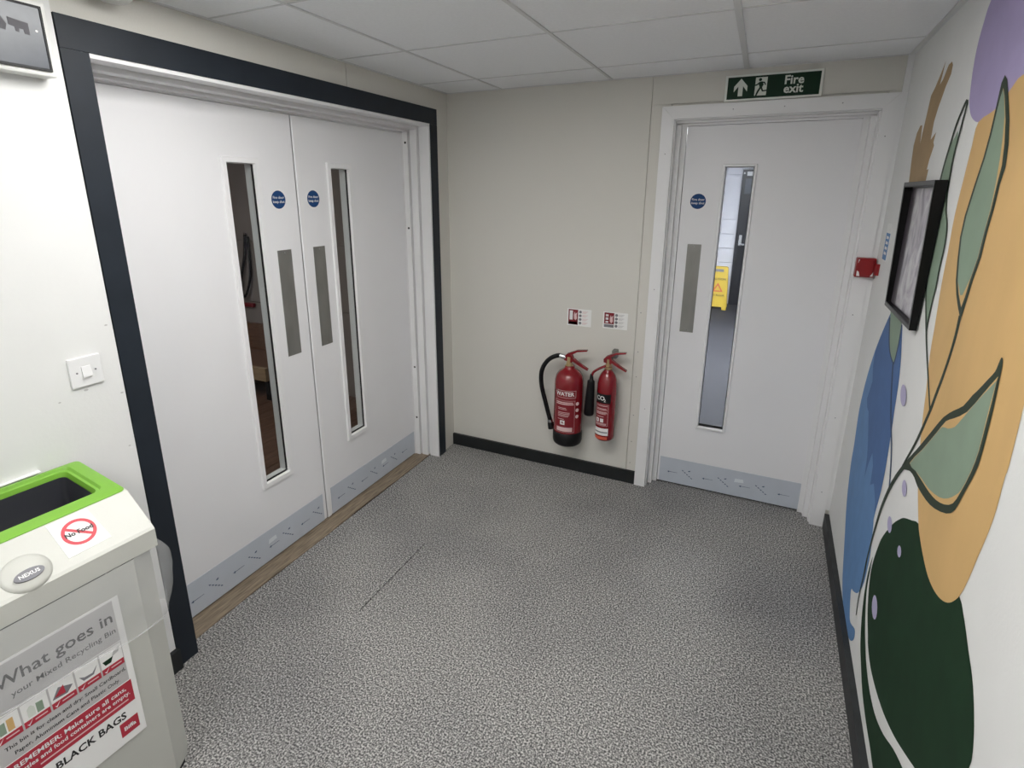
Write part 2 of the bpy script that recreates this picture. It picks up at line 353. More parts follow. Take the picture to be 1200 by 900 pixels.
def leaf_parts(t, fn, x0, x1, bead, glass, push, disc, kick, shut):
    """fn(x, z, d): d = distance in front of the leaf's face"""
    bm = bmesh.new(); holed_slab(bm, fn, x0, x1, .0115, LZ-.003, glass[0]-.012, glass[1]+.012, glass[2]-.012, glass[3]+.012, -.044, 0)
    obj('leaf', bm, 'door_white', t)
    w = glass[0]-bead[0]
    vf = obj('glazing_bead', frame_bm(fn, bead[0], bead[1], bead[2], bead[3], min(w, glass[2]-bead[2]), -.004, .009, .004), 'gloss_white', t)
    obj('gasket', frame_bm(fn, glass[0]-.013, glass[1]+.013, glass[2]-.013, glass[3]+.013, .016, -.012, -.0042), 'gasket', t)
    bm = bmesh.new(); prism(bm, [(glass[0]-.011, glass[2]-.011), (glass[1]+.011, glass[2]-.011), (glass[1]+.011, glass[3]+.011), (glass[0]-.011, glass[3]+.011)], fn, -.018, -.012)
    obj('glass_pane', bm, 'glass', t)
    obj('rear_bead', frame_bm(fn, bead[0], bead[1], bead[2], bead[3], min(w, glass[2]-bead[2])-.002, -.055, -.0182), 'gloss_white', t)
    pp = obj('push_plate', prism(bmesh.new(), [(push[0], push[2]), (push[1], push[2]), (push[1], push[3]), (push[0], push[3])], fn, 0, .0018), 'steel', t)
    for zz in (push[2]+.012, push[3]-.012): obj('screw', disc_bm(lambda x, y, d: fn((push[0]+push[1])/2+x, zz+y, .0018+d), .003, .0006, 8), 'chrome', pp)
    ds = obj('fire_door_disc', disc_bm(lambda x, y, d: fn(disc[0]+x, disc[1]+y, d), .043, .0008, 32), 'print_white', t)
    obj('disc_face', disc_bm(lambda x, y, d: fn(disc[0]+x, disc[1]+y, .0008+d), .039, .0005, 32), 'blue_disc', ds)
    for s_, dz in (('Fire door', .009), ('keep shut', -.009)):
        obj('lettering', text_bm(s_, .0165, lambda x, y: fn(disc[0]+x, disc[1]+dz+y, .0017), bold=.012), 'print_white', ds)
    kp = obj('kick_plate', prism(bmesh.new(), [(kick[0], kick[2]), (kick[1], kick[2]), (kick[1], kick[3]), (kick[0], kick[3])], fn, 0, .0016), 'film', t)
    n = int((kick[1]-kick[0])/.20); zc = (kick[2]+kick[3])/2
    bm = bmesh.new()
    for k in range(n+1):
        xa = kick[0]+.05+k*.20
        if xa+.06 < kick[1]:      # printed arrow pointing back along the film
            prism(bm, [(xa+.004, zc-.012), (xa+.055, zc-.0105), (xa+.055, zc-.009), (xa+.004, zc-.0095)], fn, .0016, .0022)
            prism(bm, [(xa-.004, zc-.0115), (xa+.007, zc-.017), (xa+.007, zc-.0055)], fn, .0016, .0022)
        xb = xa+.11
        if xb+.035 < kick[1]:     # slanted printed mark
            for q in range(5):
                prism(bm, [(xb-.030+q*.013, zc+.016-q*.010), (xb-.021+q*.013, zc+.012-q*.010), (xb-.021+q*.013, zc+.007-q*.010), (xb-.030+q*.013, zc+.011-q*.010)], fn, .0016, .0022)
            prism(bm, [(xb+.004, zc+.012), (xb+.014, zc+.012), (xb+.018, zc+.020), (xb+.008, zc+.018)], fn, .0016, .0022)
    obj('film_print', bm, 'film_ink', kp)
    xs = kick[0]+(kick[1]-kick[0])*.55
    obj('torn_label', prism(bmesh.new(), [(xs, zc+.008), (xs+.05, zc+.012), (xs+.046, zc+.032), (xs+.004, zc+.03)], fn, .0016, .0024), 'film_patch', kp)

fL = lambda y, z, d: (LX+d, y, z)
d1 = thing('door_1', 'white double-door leaf beside the light switch, narrow glass strip', 'door', (LX,-1.5,0), kind=STR)
leaf_parts(d1, fL, -1.938, -1.0985, (-1.476,-1.291,.379,1.845), (-1.449,-1.319,.408,1.828), (-1.242,-1.162,.961,1.455), (-1.205,1.675), (-1.925,-1.118,.010,.166), 0)
d2 = thing('door_2', 'white double-door leaf next to the beige back wall, narrow glass strip', 'door', (LX,-.7,0), kind=STR)
leaf_parts(d2, fL, -1.0945, -.2615, (-.895,-.714,.373,1.847), (-.866,-.742,.404,1.830), (-1.024,-.947,.957,1.453), (-.995,1.677), (-1.056,-.266,.010,.168), 0)
obj('meeting_strip', B(LX-.02, LX+.006, -1.0945, -1.066, .010, LZ-.004, bev=.002), 'gloss_white', d2)

# back wall: panels with open joints
wb = thing('wall_back', 'beige panelled back wall with the extinguishers and fire exit', 'wall', (0,0,0), kind=STR)
obj('wall_core', B(0, 1.33, .008, .12, 0, H+.1), 'wall_beige', wb)
obj('wall_core', B(1.33, 2.45, .008, .12, 2.08, H+.1), 'wall_beige', wb)
obj('wall_core', B(2.21, 2.45, .008, .12, 0, 2.08), 'wall_beige', wb)
obj('wall_panel', B(0, 1.209, 0, .009, 0, H+.05), 'wall_beige', wb)
obj('wall_panel', B(1.2125, 1.31, 0, .009, 0, FZ+.012), 'wall_beige', wb)
obj('wall_panel', B(1.2125, 2.4, 0, .009, FZ+.0125, H+.05), 'wall_beige', wb)
obj('wall_panel', B(2.22, 2.4, 0, .009, 0, FZ+.012), 'wall_beige', wb)
obj('joint_backing', B(1.205, 1.216, .0075, .0088, 0, H+.05), 'wall_beige', wb)
for z in (1.06,.83,.68,.44,.27,.13):
    obj('screw_hole', disc_bm(lambda x, y, d, z=z: (1.232+x, -d, z+y), .0028, .0008, 8), 'ink_grey', wb)
# fire exit frame
fr = thing('trim_4', 'white mitred frame around the fire exit door', 'door frame', (1.75,0,0), kind=STR)
aw = .062
fB = lambda x, z, d: (x, -d, z)
def arch(pts): return prism(bmesh.new(), pts, fB, -.004, .0206)
obj('architrave', arch([(FX0,0),(FX0+aw,0),(FX0+aw,FZ-aw),(FX0,FZ-.0008)]), 'gloss_white', fr)
obj('architrave', arch([(FX1-aw,0),(FX1,0),(FX1,FZ-.0008),(FX1-aw,FZ-aw)]), 'gloss_white', fr)
obj('architrave', arch([(FX0+.0008,FZ),(FX0+aw,FZ-aw+.0008),(FX1-aw,FZ-aw+.0008),(FX1-.0008,FZ)]), 'gloss_white', fr)
for side in (0, 1):
    bm = bmesh.new()
    for y0, y1, e in ((.0, .045, .006), (.045, .082, .028), (.082, .14, .0525)):
        if side: box(bm, FX1-aw-e, FX1-.02, y0, y1, 0, FZ-aw-min(e,.022))
        else: box(bm, FX0+.02, FX0+aw+e, y0, y1, 0, FZ-aw-min(e,.022))
    obj('jamb', bm, 'gloss_white', fr)
bm = bmesh.new()
for y0, y1, e in ((.0, .045, .004), (.045, .082, .013), (.082, .14, .0235)): box(bm, FX0+.02, FX1-.02, y0, y1, FZ-aw-e+.0004, FZ-.02)
obj('head', bm, 'gloss_white', fr)
for x, z in ((FX0+.03,1.9),(FX0+.03,1.2),(FX0+.03,.5),(FX1-.035,1.95),(FX1-.035,1.15),(FX1-.03,.62),(FX1-.03,.2),(1.6,FZ-.03),(1.82,FZ-.03),(2.05,FZ-.03)):
    obj('screw_hole', disc_bm(lambda a, b, d, x=x, z=z: (x+a, -.0206-d, z+b), .0025, .0006, 8), 'ink_grey', fr)
fR = lambda x, z, d: (x, FY-d, z)
d3 = thing('door_3', 'white single fire exit door with narrow glass strip', 'door', (1.78,FY,0), kind=STR)
leaf_parts(d3, fR, L0, L1, (1.574,1.737,.389,1.851), (1.590,1.721,.420,1.836), (1.438,1.509,.956,1.443), (1.470,1.666), (1.397,2.158,.0125,.172), 0)
tag(obj('trim_5', B(FX1-.0005, WR(0)+.004, -.014, .004, .10, H), 'gloss_white'), 'narrow white corner strip beside the fire exit frame', 'corner strip', kind=STR)

# right wall
def rwall(y, z, d): return (WR(y)-d, y, z)
bm = bmesh.new()
pts = [(YB, -.02), (.06, -.02), (.06, H+.1), (YB, H+.1)]
prism(bm, pts, rwall, -.12, 0)
tag(obj('wall_right', bm, 'mural_wall'), 'white wall carrying the painted plant mural', 'wall', kind=STR)
tag(obj('wall_rear', B(-.2, 2.5, YB-.1, YB, 0, H+.1), 'wall_white'), 'plain white wall at the rear end of the lobby', 'wall', kind=STR)
# skirtings
sk = lambda pts, fn, d: prism(bmesh.new(), pts, fn, -.002, d)
tag(obj('baseboard_back', prism(bmesh.new(), [(.0005,0),(1.268,0),(1.268,.0805),(.0005,.0805)], fB, -.002, .016), 'black_skirt'), 'black skirting board below the fire extinguishers', 'skirting board', kind=STR)
tag(obj('baseboard_right', prism(bmesh.new(), [(YB,0),(-.022,0),(-.022,.082),(YB,.082)], rwall, -.002, .021), 'grey_skirt'), 'dark grey skirting board under the mural', 'skirting board', kind=STR)
tag(obj('baseboard_left', B(.013, .032, YB, SY0+.002, 0, .085), 'black_skirt'), 'black skirting board behind the recycling bin', 'skirting board', kind=STR)

# ceiling: tees and tiles
ce = thing('ceiling', 'suspended ceiling of pale grey tiles in a white grid', 'ceiling', (1.1,-2.8,H), kind=STR)
XT = [-.02, .365, 1.0, 1.64, 2.32]; YT = [.02, -.305, -.935, -1.575, -2.21, -2.845, -3.48, -4.115, -4.75, -5.385, YB]
obj('ceiling_void', B(-.25, 2.5, YB-.1, .15, H+.06, H+.09), 'tile', ce)
LAMPS = {(1, 3), (2, 3), (1, 6), (2, 6)}
tile_cache = {}
for i in range(4):
    for j in range(len(YT)-1):
        if (i, j) in LAMPS: continue
        x0, x1, y1, y0 = XT[i], XT[i+1], YT[j], YT[j+1]
        key = (round(x1-x0, 3), round(y1-y0, 3))
        if key not in tile_cache:
            o = obj('ceiling_tile', B(x0+.003, x1-.003, y0+.003, y1-.003, H+.002, H+.018), 'tile', ce); tile_cache[key] = (o, x0, y0)
        else:
            o0, a, b = tile_cache[key]; o = o0.copy(); COL.objects.link(o); o.parent = ce; o.location = (x0-a, y0-b, 0)
for x, w in ((.365,.010), (1.0,.014), (1.64,.022)): obj('tee_bar', B(x-w/2, x+w/2, YB, 0, H-.0025, H+.012), 'tee', ce)
for j, y in enumerate(YT[1:-1]):
    for i in range(4): obj('cross_tee', B(XT[i]+.006, XT[i+1]-.006, y-.003, y+.003, H-.0012, H+.012), 'tee', ce)
obj('edge_angle', B(-.002, .012, YB, 0, H-.002, H+.012), 'tee', ce)
obj('edge_angle', B(0, 2.29, -.008, .002, H-.002, H+.012), 'tee', ce)
obj('edge_angle', prism(bmesh.new(), [(YB, H-.003), (-.005, H-.003), (-.005, H+.012), (YB, H+.012)], rwall, -.002, .020), 'tee', ce)
for i, j in sorted(LAMPS):
    lb = 'square ceiling light panel %s, %s' % ('on the double door side' if i == 1 else 'on the mural side', 'level with the double doors' if j == 3 else 'between the bin and the rear wall')
    x0, x1, y1, y0 = XT[i]+.008, XT[i+1]-.008, YT[j]-.006, YT[j+1]+.006
    ln_ = ('rear_' if j == 6 else '')+('doors' if i == 1 else 'mural')
    t = thing('ceiling_light_%s_offscreen' % ln_, lb, 'ceiling light', ((x0+x1)/2, (y0+y1)/2, H), group='lobby ceiling lights')
    obj('light_frame', frame_bm(lambda x, y, d: (x, y, H+.012-d), x0, x1, y0, y1, .045, 0, .0125), 'casing', t)
    obj('diffuser_%s_offscreen' % ln_, B(x0+.044, x1-.044, y0+.044, y1-.044, H+.002, H+.008), 'lamp_glow', t)

# ------------------------------------------------------------------ room behind the fire exit door
tag(obj('floor_corridor', B(.3, 3.2, .12, 6.4, -.05, 0), 'corridor_floor'), 'dark grey corridor carpet seen through the fire exit glass', 'floor', kind=STR)
obj('door_seal', B(1.30, 2.24, .10, .125, -.04, .009), 'black_skirt', bpy.data.objects['floor_corridor'])
tag(obj('ceiling_corridor', B(.3, 3.2, .12, 6.4, 2.36, 2.40), 'tile'), 'plain ceiling of the corridor beyond the fire exit', 'ceiling', kind=STR)
tag(obj('wall_corridor_left', B(.25, .35, .12, 6.4, 0, 2.40), 'corridor_white'), 'left side wall of the corridor beyond the fire exit', 'wall', kind=STR)
tag(obj('wall_corridor_right', B(2.45, 2.55, .12, 6.4, 0, 2.40), 'corridor_white'), 'right side wall of the corridor beyond the fire exit', 'wall', kind=STR)
we = tag(obj('wall_corridor_end', B(.3, 3.2, 6.22, 6.4, 0, 2.40), 'corridor_white'), 'white block wall at the end of the corridor', 'wall', kind=STR)
b0 = None
for r in range(11):
    for c in range(3):
        x0 = 1.45-.44*(c+1)+(.0 if r % 2 == 0 else .22)
        if b0 is None: b0 = obj('block', B(x0+.004, x0+.436, 6.19, 6.225, .004, .216), 'corridor_white', we); bx, bz = x0, 0
        elif x0+.436 <= 1.46 or r % 2 == 0:
            o = b0.copy(); COL.objects.link(o); o.parent = we; o.location = (x0-bx, 0, r*.22)
        else:
            obj('block', B(x0+.004, 1.446, 6.19, 6.225, r*.22+.004, r*.22+.216), 'corridor_white', we)
dd = thing('door_4', 'dark corridor door with a silver lever handle', 'door', (2.0,6.18,0), kind=STR)
obj('leaf', B(1.452, 2.5, 6.15, 6.23, 0, 2.05), 'dark_door', dd)
obj('door_sign', B(1.512, 1.61, 6.145, 6.151, 1.96, 2.02), 'print_white', dd)
obj('door_sign', B(1.465, 1.485, 6.145, 6.151, 1.985, 2.01), 'print_white', dd)
obj('vision_glass', B(1.50, 2.3, 6.143, 6.152, 1.70, 1.92), 'dark_screen', dd)
hd = obj('handle_plate', B(1.50, 1.54, 6.135, 6.151, .93, 1.09), 'chrome', dd)
obj('lever', B(1.51, 1.66, 6.10, 6.137, .935, .965, bev=.006), 'chrome', dd)
t = thing('corridor_light_offscreen', 'bright ceiling panel in the corridor beyond the fire exit', 'ceiling light', (1.7,3,2.36))
obj('light_frame', frame_bm(lambda x, y, d: (x, y, 2.36-d), 1.1, 2.3, 2.4, 3.6, .04, 0, .02), 'casing', t)
obj('diffuser_corridor_offscreen', B(1.13, 2.27, 2.43, 3.57, 2.348, 2.359), 'corridor_glow', t)
ws = thing('wet_floor_sign', 'yellow folding wet floor sign standing in the corridor', 'warning sign', (1.30,5.75,0))
def wsp(d_): return lambda x, z, d: (1.30+x, 5.66+z*.16*(1 if d_ > 0 else -1)+(0 if d_ > 0 else .24)-d*d_, z)
for s_ in (1, -1):
    f = wsp(s_)
    p = obj('panel', prism(bmesh.new(), [(-.15,0),(-.09,0),(-.08,.045),(.08,.045),(.09,0),(.15,0),(.118,.62),(.10,.64),(-.10,.64),(-.118,.62)], f, 0, .02), 'yellow', ws)
    if s_ > 0:
        fo = lambda x, z, d: f(x, z, .02+d)
        obj('hand_grip', prism(bmesh.new(), [(-.06,.565),(.06,.565),(.06,.605),(-.06,.605)], fo, 0, .002), 'ink_grey', p)
        obj('warning_triangle', prism(bmesh.new(), [(-.075,.27),(.075,.27),(0,.40)], fo, 0, .002), 'orange_red', p)
        obj('triangle_face', prism(bmesh.new(), [(-.045,.287),(.045,.287),(0,.365)], fo, .002, .004), 'yellow', p)
        obj('lettering', text_bm('CAUTION', .045, lambda x, y: fo(x, .455+y, .003), bold=.02), 'ink', p)
        obj('lettering', text_bm('WET FLOOR', .036, lambda x, y: fo(x, .215+y, .003), bold=.02), 'ink', p)

# ------------------------------------------------------------------ hall behind the double doors
fh = thing('floor_hall', 'brown plank floor of the hall behind the double doors', 'floor', (-1.5,-1,0), kind=STR)
obj('subfloor', B(-4.2, -.30, -4.0, .6, -.06, -.012), 'gasket', fh)
p0 = None
for k in range(26):
    x1 = -.302-k*.15
    if p0 is None: p0 = obj('plank', B(x1-.146, x1, -4.0, .5, -.03, 0), 'plank', fh); px0 = x1
    else: o = p0.copy(); COL.objects.link(o); o.parent = fh; o.location = (x1-px0, 0, 0)
wh = thing('wall_hall', 'dim grey panelled wall of the hall behind the double doors', 'wall', (-2,.4,0), kind=STR)
obj('wall_core', B(-4.2, -.205, .40, .5, 0, 2.36), 'hall_wall', wh)
for k in range(6):
    for q, (z0, z1) in enumerate(((.004, .742), (.75, 1.292), (1.30, 2.35))):
        obj('wall_panel', B(-.86-.66*k+.004-.0, -.22-.66*k+.0, .384, .401, z0, z1), 'hall_wall', wh)
tag(obj('wall_hall_far', B(-4.25, -4.2, -4.0, .5, 0, 2.36), 'hall_wall'), 'far dim wall of the hall behind the double doors', 'wall', kind=STR)
tag(obj('wall_hall_near', B(-4.25, -.2, -4.05, -4.0, 0, 2.36), 'hall_wall'), 'side wall of the hall out of sight of the glass strips', 'wall', kind=STR)
tag(obj('ceiling_hall', B(-4.25, -.2, -4.05, .5, 2.36, 2.4), 'tile'), 'plain ceiling of the hall behind the double doors', 'ceiling', kind=STR)
tag(obj('wall_hall_partition', B(-.24, -.205, -4.0, -2.02, 0, 2.36), 'hall_wall'), 'hall side of the wall beside the double doors', 'wall', kind=STR)
t = thing('hall_light_offscreen', 'dim ceiling panel in the hall behind the double doors', 'ceiling light', (-2,-1.8,2.36))
obj('light_frame', frame_bm(lambda x, y, d: (x, y, 2.36-d), -2.6, -1.4, -2.4, -1.2, .04, 0, .02), 'casing', t)
obj('diffuser_hall_offscreen', B(-2.57, -1.43, -2.37, -1.23, 2.348, 2.359), 'hall_glow', t)
be = thing('low_bench', 'low wooden bench with pale edge against the hall wall', 'bench', (-2.3,.2,0))
obj('seat', B(-2.95, -1.75, -.02, .38, .26, .31), 'brown_wood', be)
obj('edge_rail', B(-2.95, -1.75, -.05, -.018, .20, .31), 'pale_wood', be)
for x in (-2.9, -1.85):
    for y in (.02, .30): obj('leg', B(x, x+.06, y, y+.06, 0, .262), 'black_plastic', be)
obj('backboard', B(-2.95, -1.75, .345, .382, .31, .55), 'brown_wood', be)
cb = thing('hanging_cable', 'black cable looped on a hook on the hall wall', 'cable', (-2.35,.36,1.2))
obj('loop', tube(bmesh.new(), catmull([(-2.30,.37,1.36),(-2.33,.36,1.15),(-2.42,.35,.86),(-2.36,.35,.80),(-2.28,.36,1.0),(-2.27,.37,1.33)], n=5), .012, 8), 'rubber', cb, smooth=True)
obj('hook', tube(bmesh.new(), [(-2.285,.385,1.35),(-2.285,.355,1.35),(-2.285,.345,1.37)], .006, 8), 'chrome', cb)
obj('red_plug', B(-2.43, -2.28, .345, .382, .70, .735, bev=.005), 'label_red', cb)

# ------------------------------------------------------------------ mural
mu = thing('plant_mural', 'painted plant mural of ochre, lilac, blue and green shapes', 'mural', (2.27,-1.0,0))
LAY = [0]
def rw(p, d):
    r = ray(p); n = Vector((1, -.02, 0)); P0 = Vector((2.286, 0, 0)); k = (P0-CAM).dot(n)/r.dot(n); q = CAM + r*k
    return Vector((WR(q.y)-d, q.y, q.z))
def paint(name, pts, m, smooth=True, layer=None, n=3):
    LAY[0] += 1; d = .0003+.00008*(layer if layer else LAY[0])
    P = [(v.x, v.y) for v in catmull([(x, y, 0) for x, y in pts], True, n)] if smooth else pts
    return obj(name, poly([rw(p, d) for p in P]), m, mu)
def stroke(name, pts, w, m, n=4):
    LAY[0] += 1; d = .0003+.00008*LAY[0]
    W_ = w if isinstance(w, (list, tuple)) else [w]*len(pts)
    P = catmull([(x, y, q) for (x, y), q in zip(pts, W_)], False, n); Lf, Rt = [], []
    for i, p in enumerate(P):
        t_ = (P[min(i+1, len(P)-1)]-P[max(i-1, 0)]); t_.z = 0; t_.normalize(); nx, ny = -t_.y, t_.x
        Lf.append((p.x+nx*p.z/2, p.y+ny*p.z/2)); Rt.append((p.x-nx*p.z/2, p.y-ny*p.z/2))
    bm = bmesh.new(); a = [bm.verts.new(rw(p, d)) for p in Lf]; b = [bm.verts.new(rw(p, d)) for p in Rt]
    for i in range(len(P)-1): bm.faces.new((a[i], a[i+1], b[i+1], b[i]))
    return obj(name, bm, m, mu)
def dot(x, y, rx, ry):
    paint('paint_dot', [(x+rx*math.cos(2*PI*k/14), y+ry*math.sin(2*PI*k/14)) for k in range(14)], 'lilac', False)
# tan brush mark
paint('brush_mark', [(1116,72),(1117,76),(1114.7,86.7),(1108,102.7),(1106.7,106.7),(1100,125.3),(1094.7,142.7),(1090.7,164),(1097.3,154.7),(1094,166.7),(1094.7,170.7),(1089.3,186.7),(1086,199.3),(1088.3,198),(1085.3,210.7),(1082,228),(1066,228),(1064.5,216),(1065.3,213.3),(1068,190.7),(1070.7,170.7),(1074.7,156),(1078.7,147.3),(1081,146.7),(1078.5,168),(1082.7,149.3),(1086.7,132),(1091.3,112),(1096,102.7),(1102.7,86.7),(1108.7,71.3),(1105.3,85.3),(1101.6,99.3),(1105.3,93.3),(1112,76)], 'tan', False)
# deep green body
paint('green_body', [(1060,607),(1069,610),(1077,614),(1095,640),(1110,670),(1125,700),(1129,718),(1132.4,740),(1135,761),(1139.6,793),(1141.7,829),(1141.7,861),(1139.6,887.6),(1136,900),(1128,918),(1110,930),(1088,922),(1072,900),(1058.7,880.4),(1047,861),(1035.6,836),(1026.7,809),(1020.4,782.7),(1017.4,757.8),(1017.2,744.4),(1016.8,719.6),(1018.2,691),(1021.8,664),(1029,641),(1035,628),(1046.7,613.8),(1054.7,608.4)], 'deep_green')
paint('green_blade', [(1023,652),(1017.3,671.6),(1013,696),(1010,723),(1008.4,755),(1009,775.6),(1010.7,811),(1015,846.7),(1019.6,875),(1023,900),(1027,918),(1062,916),(1057.8,900),(1047,877.8),(1035.6,861),(1026.7,841),(1021.3,820),(1017.4,797),(1015,772),(1014.2,750.7),(1014,737),(1014.7,709),(1016.4,687.6),(1020,668)], 'deep_green')
# lilac disc and ochre body
paint('lilac_shape', [(1162,0),(1152.7,28),(1145,57),(1140,85),(1136.7,113),(1136.3,124),(1138,135),(1142,141.3),(1147,143),(1154.7,138.7),(1170,132),(1190,122),(1215,100),(1235,60),(1240,10),(1228,-30),(1205,-50),(1182,-35)], 'purple')
paint('ochre_shape', [(1147,143),(1139.3,170.7),(1129,212),(1119,253),(1111,296),(1103.5,334),(1096,380.6),(1090,416),(1085.7,457),(1081,496),(1077,541),(1076,570),(1076.6,612),(1079,634),(1083,656),(1088,676),(1095,692),(1103,702.4),(1111,706.4),(1118,704.4),(1126,697),(1136,678),(1146,654),(1158,626),(1168,598),(1178,560),(1183,546),(1199,481),(1211,425),(1224,330),(1234,230),(1235,150),(1222,95),(1200,87),(1183,107),(1166.7,128)], 'ochre')
# blue feather
bl = [(1043.5,368),(1031.6,395.6),(1022.7,420),(1013.8,450.7),(1006.7,482.7),(1001.3,520),(997,546),(992.4,589),(989.8,635),(987.5,677),(988,705),(990.7,730),(995,748),(999.2,751),(1001.7,746),(1001.7,737),(997,730),(996,719.6),(997,696.4),(998.3,690),(1000.4,693),(1005.8,694.7),(1013,682),(1020,650),(1023.6,615.6),(1024.4,606.7),(1031.6,580),(1037,555),(1042,525),(1045.8,500.4),(1049.3,475.6),(1053,452.4),(1055.6,427.6),(1057.3,395.6),(1057.5,382),(1054,368),(1048,362)]
paint('blue_shape', bl, 'blue_light')
paint('blue_shade', [(1043.5,368),(1031.6,395.6),(1026,412),(1023.5,428),(1023,436.4),(1022.7,447),(1016.4,466.7),(1016.4,477),(1018.2,482.7),(1017.3,520),(1016.4,535.6),(1013.2,560),(1018.2,542.7),(1022.7,531),(1023.2,546),(1020,568.4),(1024.4,566.7),(1025.9,589),(1024.6,603),(1031.6,580),(1037,555),(1042,525),(1045.8,500.4),(1049.3,475.6),(1053,452.4),(1055.6,427.6),(1057.3,395.6),(1057.5,382),(1054,368),(1048,362)], 'blue_dark', False)
paint('small_leaf', [(1043.7,372),(1042.8,395),(1043.3,411.6),(1045.8,421),(1048,424.4),(1050,417),(1053.8,399),(1056.8,381),(1060,355),(1052,345),(1045,358)], 'leaf_green')
stroke('leaf_line', [(1043.2,372),(1042.4,395),(1043,411.6),(1045.8,422.5),(1047.4,426)], 1.3, 'blue_line')
stroke('leaf_line', [(1057.2,381),(1054.2,399),(1050.4,417),(1047.6,427)], 1.2, 'blue_line')
stroke('stem', [(1047.2,425),(1046.5,433),(1045.4,454),(1044.4,484),(1044.9,510),(1045.0,525),(1044.4,546),(1042.6,571),(1041.5,577)], 1.5, 'blue_line')
# main stem and side stems
stroke('stem', [(1003.6,721),(1006.7,700),(1012,677),(1016.4,655.6),(1022.7,630.7),(1026.6,617),(1033,596),(1042,574.7),(1051,558.5),(1060,546.5)], [.8,1.1,1.3,1.5,1.8,2.2,2.8,3.6,4.2,4.5], 'line_green')
stroke('stem', [(1057,549),(1062.3,539),(1071,524),(1078.7,508.4),(1091,480.4),(1097.3,463.3),(1106.7,438),(1114.4,415),(1120.7,393),(1126,370)], [2.0,2.2,2.6,2.8,3.0,3.0,2.8,2.8,3.0,3.4], 'line_green')
stroke('stem', [(1090.5,482),(1089.6,466),(1088.4,444),(1086.7,413),(1085.8,382),(1085.6,340)], 1.6, 'line_green')
# thin leaf behind the picture
LA = [(1134.4,116.7),(1129.3,126.7),(1121.3,146.7),(1114.7,168),(1108,190.7),(1103.3,208.7),(1096,240),(1092,270),(1089,300),(1086.5,330),(1085.8,351),(1086.2,385)]
RA = [(1134.4,117),(1134,122.7),(1130.7,134.7),(1125.3,156),(1118.7,181),(1114,206.7),(1110.8,226.4),(1109.3,245),(1110.5,262),(1109.8,274.7),(1106.7,293.3),(1102,313.5),(1097.3,337),(1092.7,355.8),(1088,377.5),(1086.3,388)]
paint('long_leaf', [(1122.9,153),(1119.5,161),(1115,169),(1108.4,191),(1103.7,208.7),(1096,240),(1092,270),(1089,300),(1086.5,330),(1085.8,351),(1086.2,385)]+RA[::-1][1:13]+[(1121.5,170),(1123.2,160)], 'leaf_green', False)
stroke('leaf_line', LA, [2.6]+[1.8]*11, 'line_green'); stroke('leaf_line', RA, [2.6]+[1.5]*15, 'line_green')
# large leaf over the ochre
LB = [(1178.7,88),(1174.7,97),(1171.3,112),(1168,126.7),(1161.3,156),(1153.3,185.3),(1142.7,217.3),(1139.3,228),(1131.5,253),(1126,277.8),(1123,304),(1121,329),(1121.5,345),(1123.5,360),(1126.3,374)]
RB = [(1179,88),(1181.3,93),(1182.7,110.7),(1184,140),(1183,169.3),(1179.3,196),(1172.5,217),(1165.8,245),(1158,271.5),(1150.2,302.6),(1141,329),(1134.7,349.5),(1128.4,370)]
paint('broad_leaf', LB+RB[::-1], 'line_green', False)
paint('leaf_gap', [(1176.9,103),(1173.5,114),(1170,127.5),(1163.2,157),(1155.2,186),(1144.8,217),(1133.6,253),(1128,278),(1125,304),(1123.4,329),(1124.6,345),(1127.4,360),(1131.5,349),(1138,328),(1147.2,302),(1155,271),(1162.5,245),(1169.3,217),(1175.2,194),(1178.3,168),(1179.6,140),(1178.4,112)], 'ochre', False)
paint('leaf_fill', [(1176.7,104),(1173.5,114),(1170,127.5),(1163.2,157),(1155.2,186),(1144.8,217),(1133.6,253),(1128,278),(1125,304),(1123.4,329),(1126.2,346),(1129,346),(1138,327),(1147,302),(1154.8,271),(1162,245),(1167.8,217),(1173.0,187),(1176,164),(1178.6,136),(1178.1,112)], 'leaf_green', False)
# low leaf with thick outline
OC = [(1174.8,419.2),(1171.2,427.3),(1167.3,435.9),(1159.5,444.4),(1146.3,458.4),(1140.9,463.3),(1130,475.8),(1119,481.2),(1106.7,489),(1094.2,503.8),(1080.2,520.9),(1069.3,533.3),(1059,545),(1059,550),(1067,552),(1072.4,559.8),(1076,570),(1086,586),(1096,596),(1110,602),(1120,598),(1130,580),(1140,562),(1147,547.3),(1153.3,527),(1161,497.5),(1168,468),(1173.2,443),(1175.9,428.9),(1176.6,421)]
paint('low_leaf', OC, 'line_green', n=2)
paint('leaf_gap', [(1170.4,442.3),(1153.3,461.8),(1134.7,482.8),(1119.1,490.5),(1109.8,493.7),(1098.9,506.9),(1081.8,527),(1067,542.6),(1074,552),(1081.8,564.4),(1090,577),(1098,586),(1108,591.4),(1118,590),(1127,577),(1139.3,553.5),(1148.6,528.6),(1156.4,499),(1164.2,469.5),(1169.6,446.2)], 'ochre', n=2)
paint('leaf_fill', [(1170,446),(1153.3,463),(1134.7,484),(1127,493),(1120,500.5),(1112,502.5),(1105.5,500.5),(1098.9,507.5),(1081.8,527.5),(1067.3,543),(1074,552),(1081.8,562),(1090,573.5),(1102,583),(1112,584.4),(1121,580.5),(1128,574),(1139,553),(1148.3,528.6),(1155.6,499),(1163.2,469.5),(1169,448)], 'leaf_green', n=2)
for q in ((1059.5,463.5,3.5,13),(1060.7,572.5,2.7,10),(1043.5,615,2.7,10),(1055,646.5,2.3,7),(1026,712,3.2,14.5)): dot(*q)

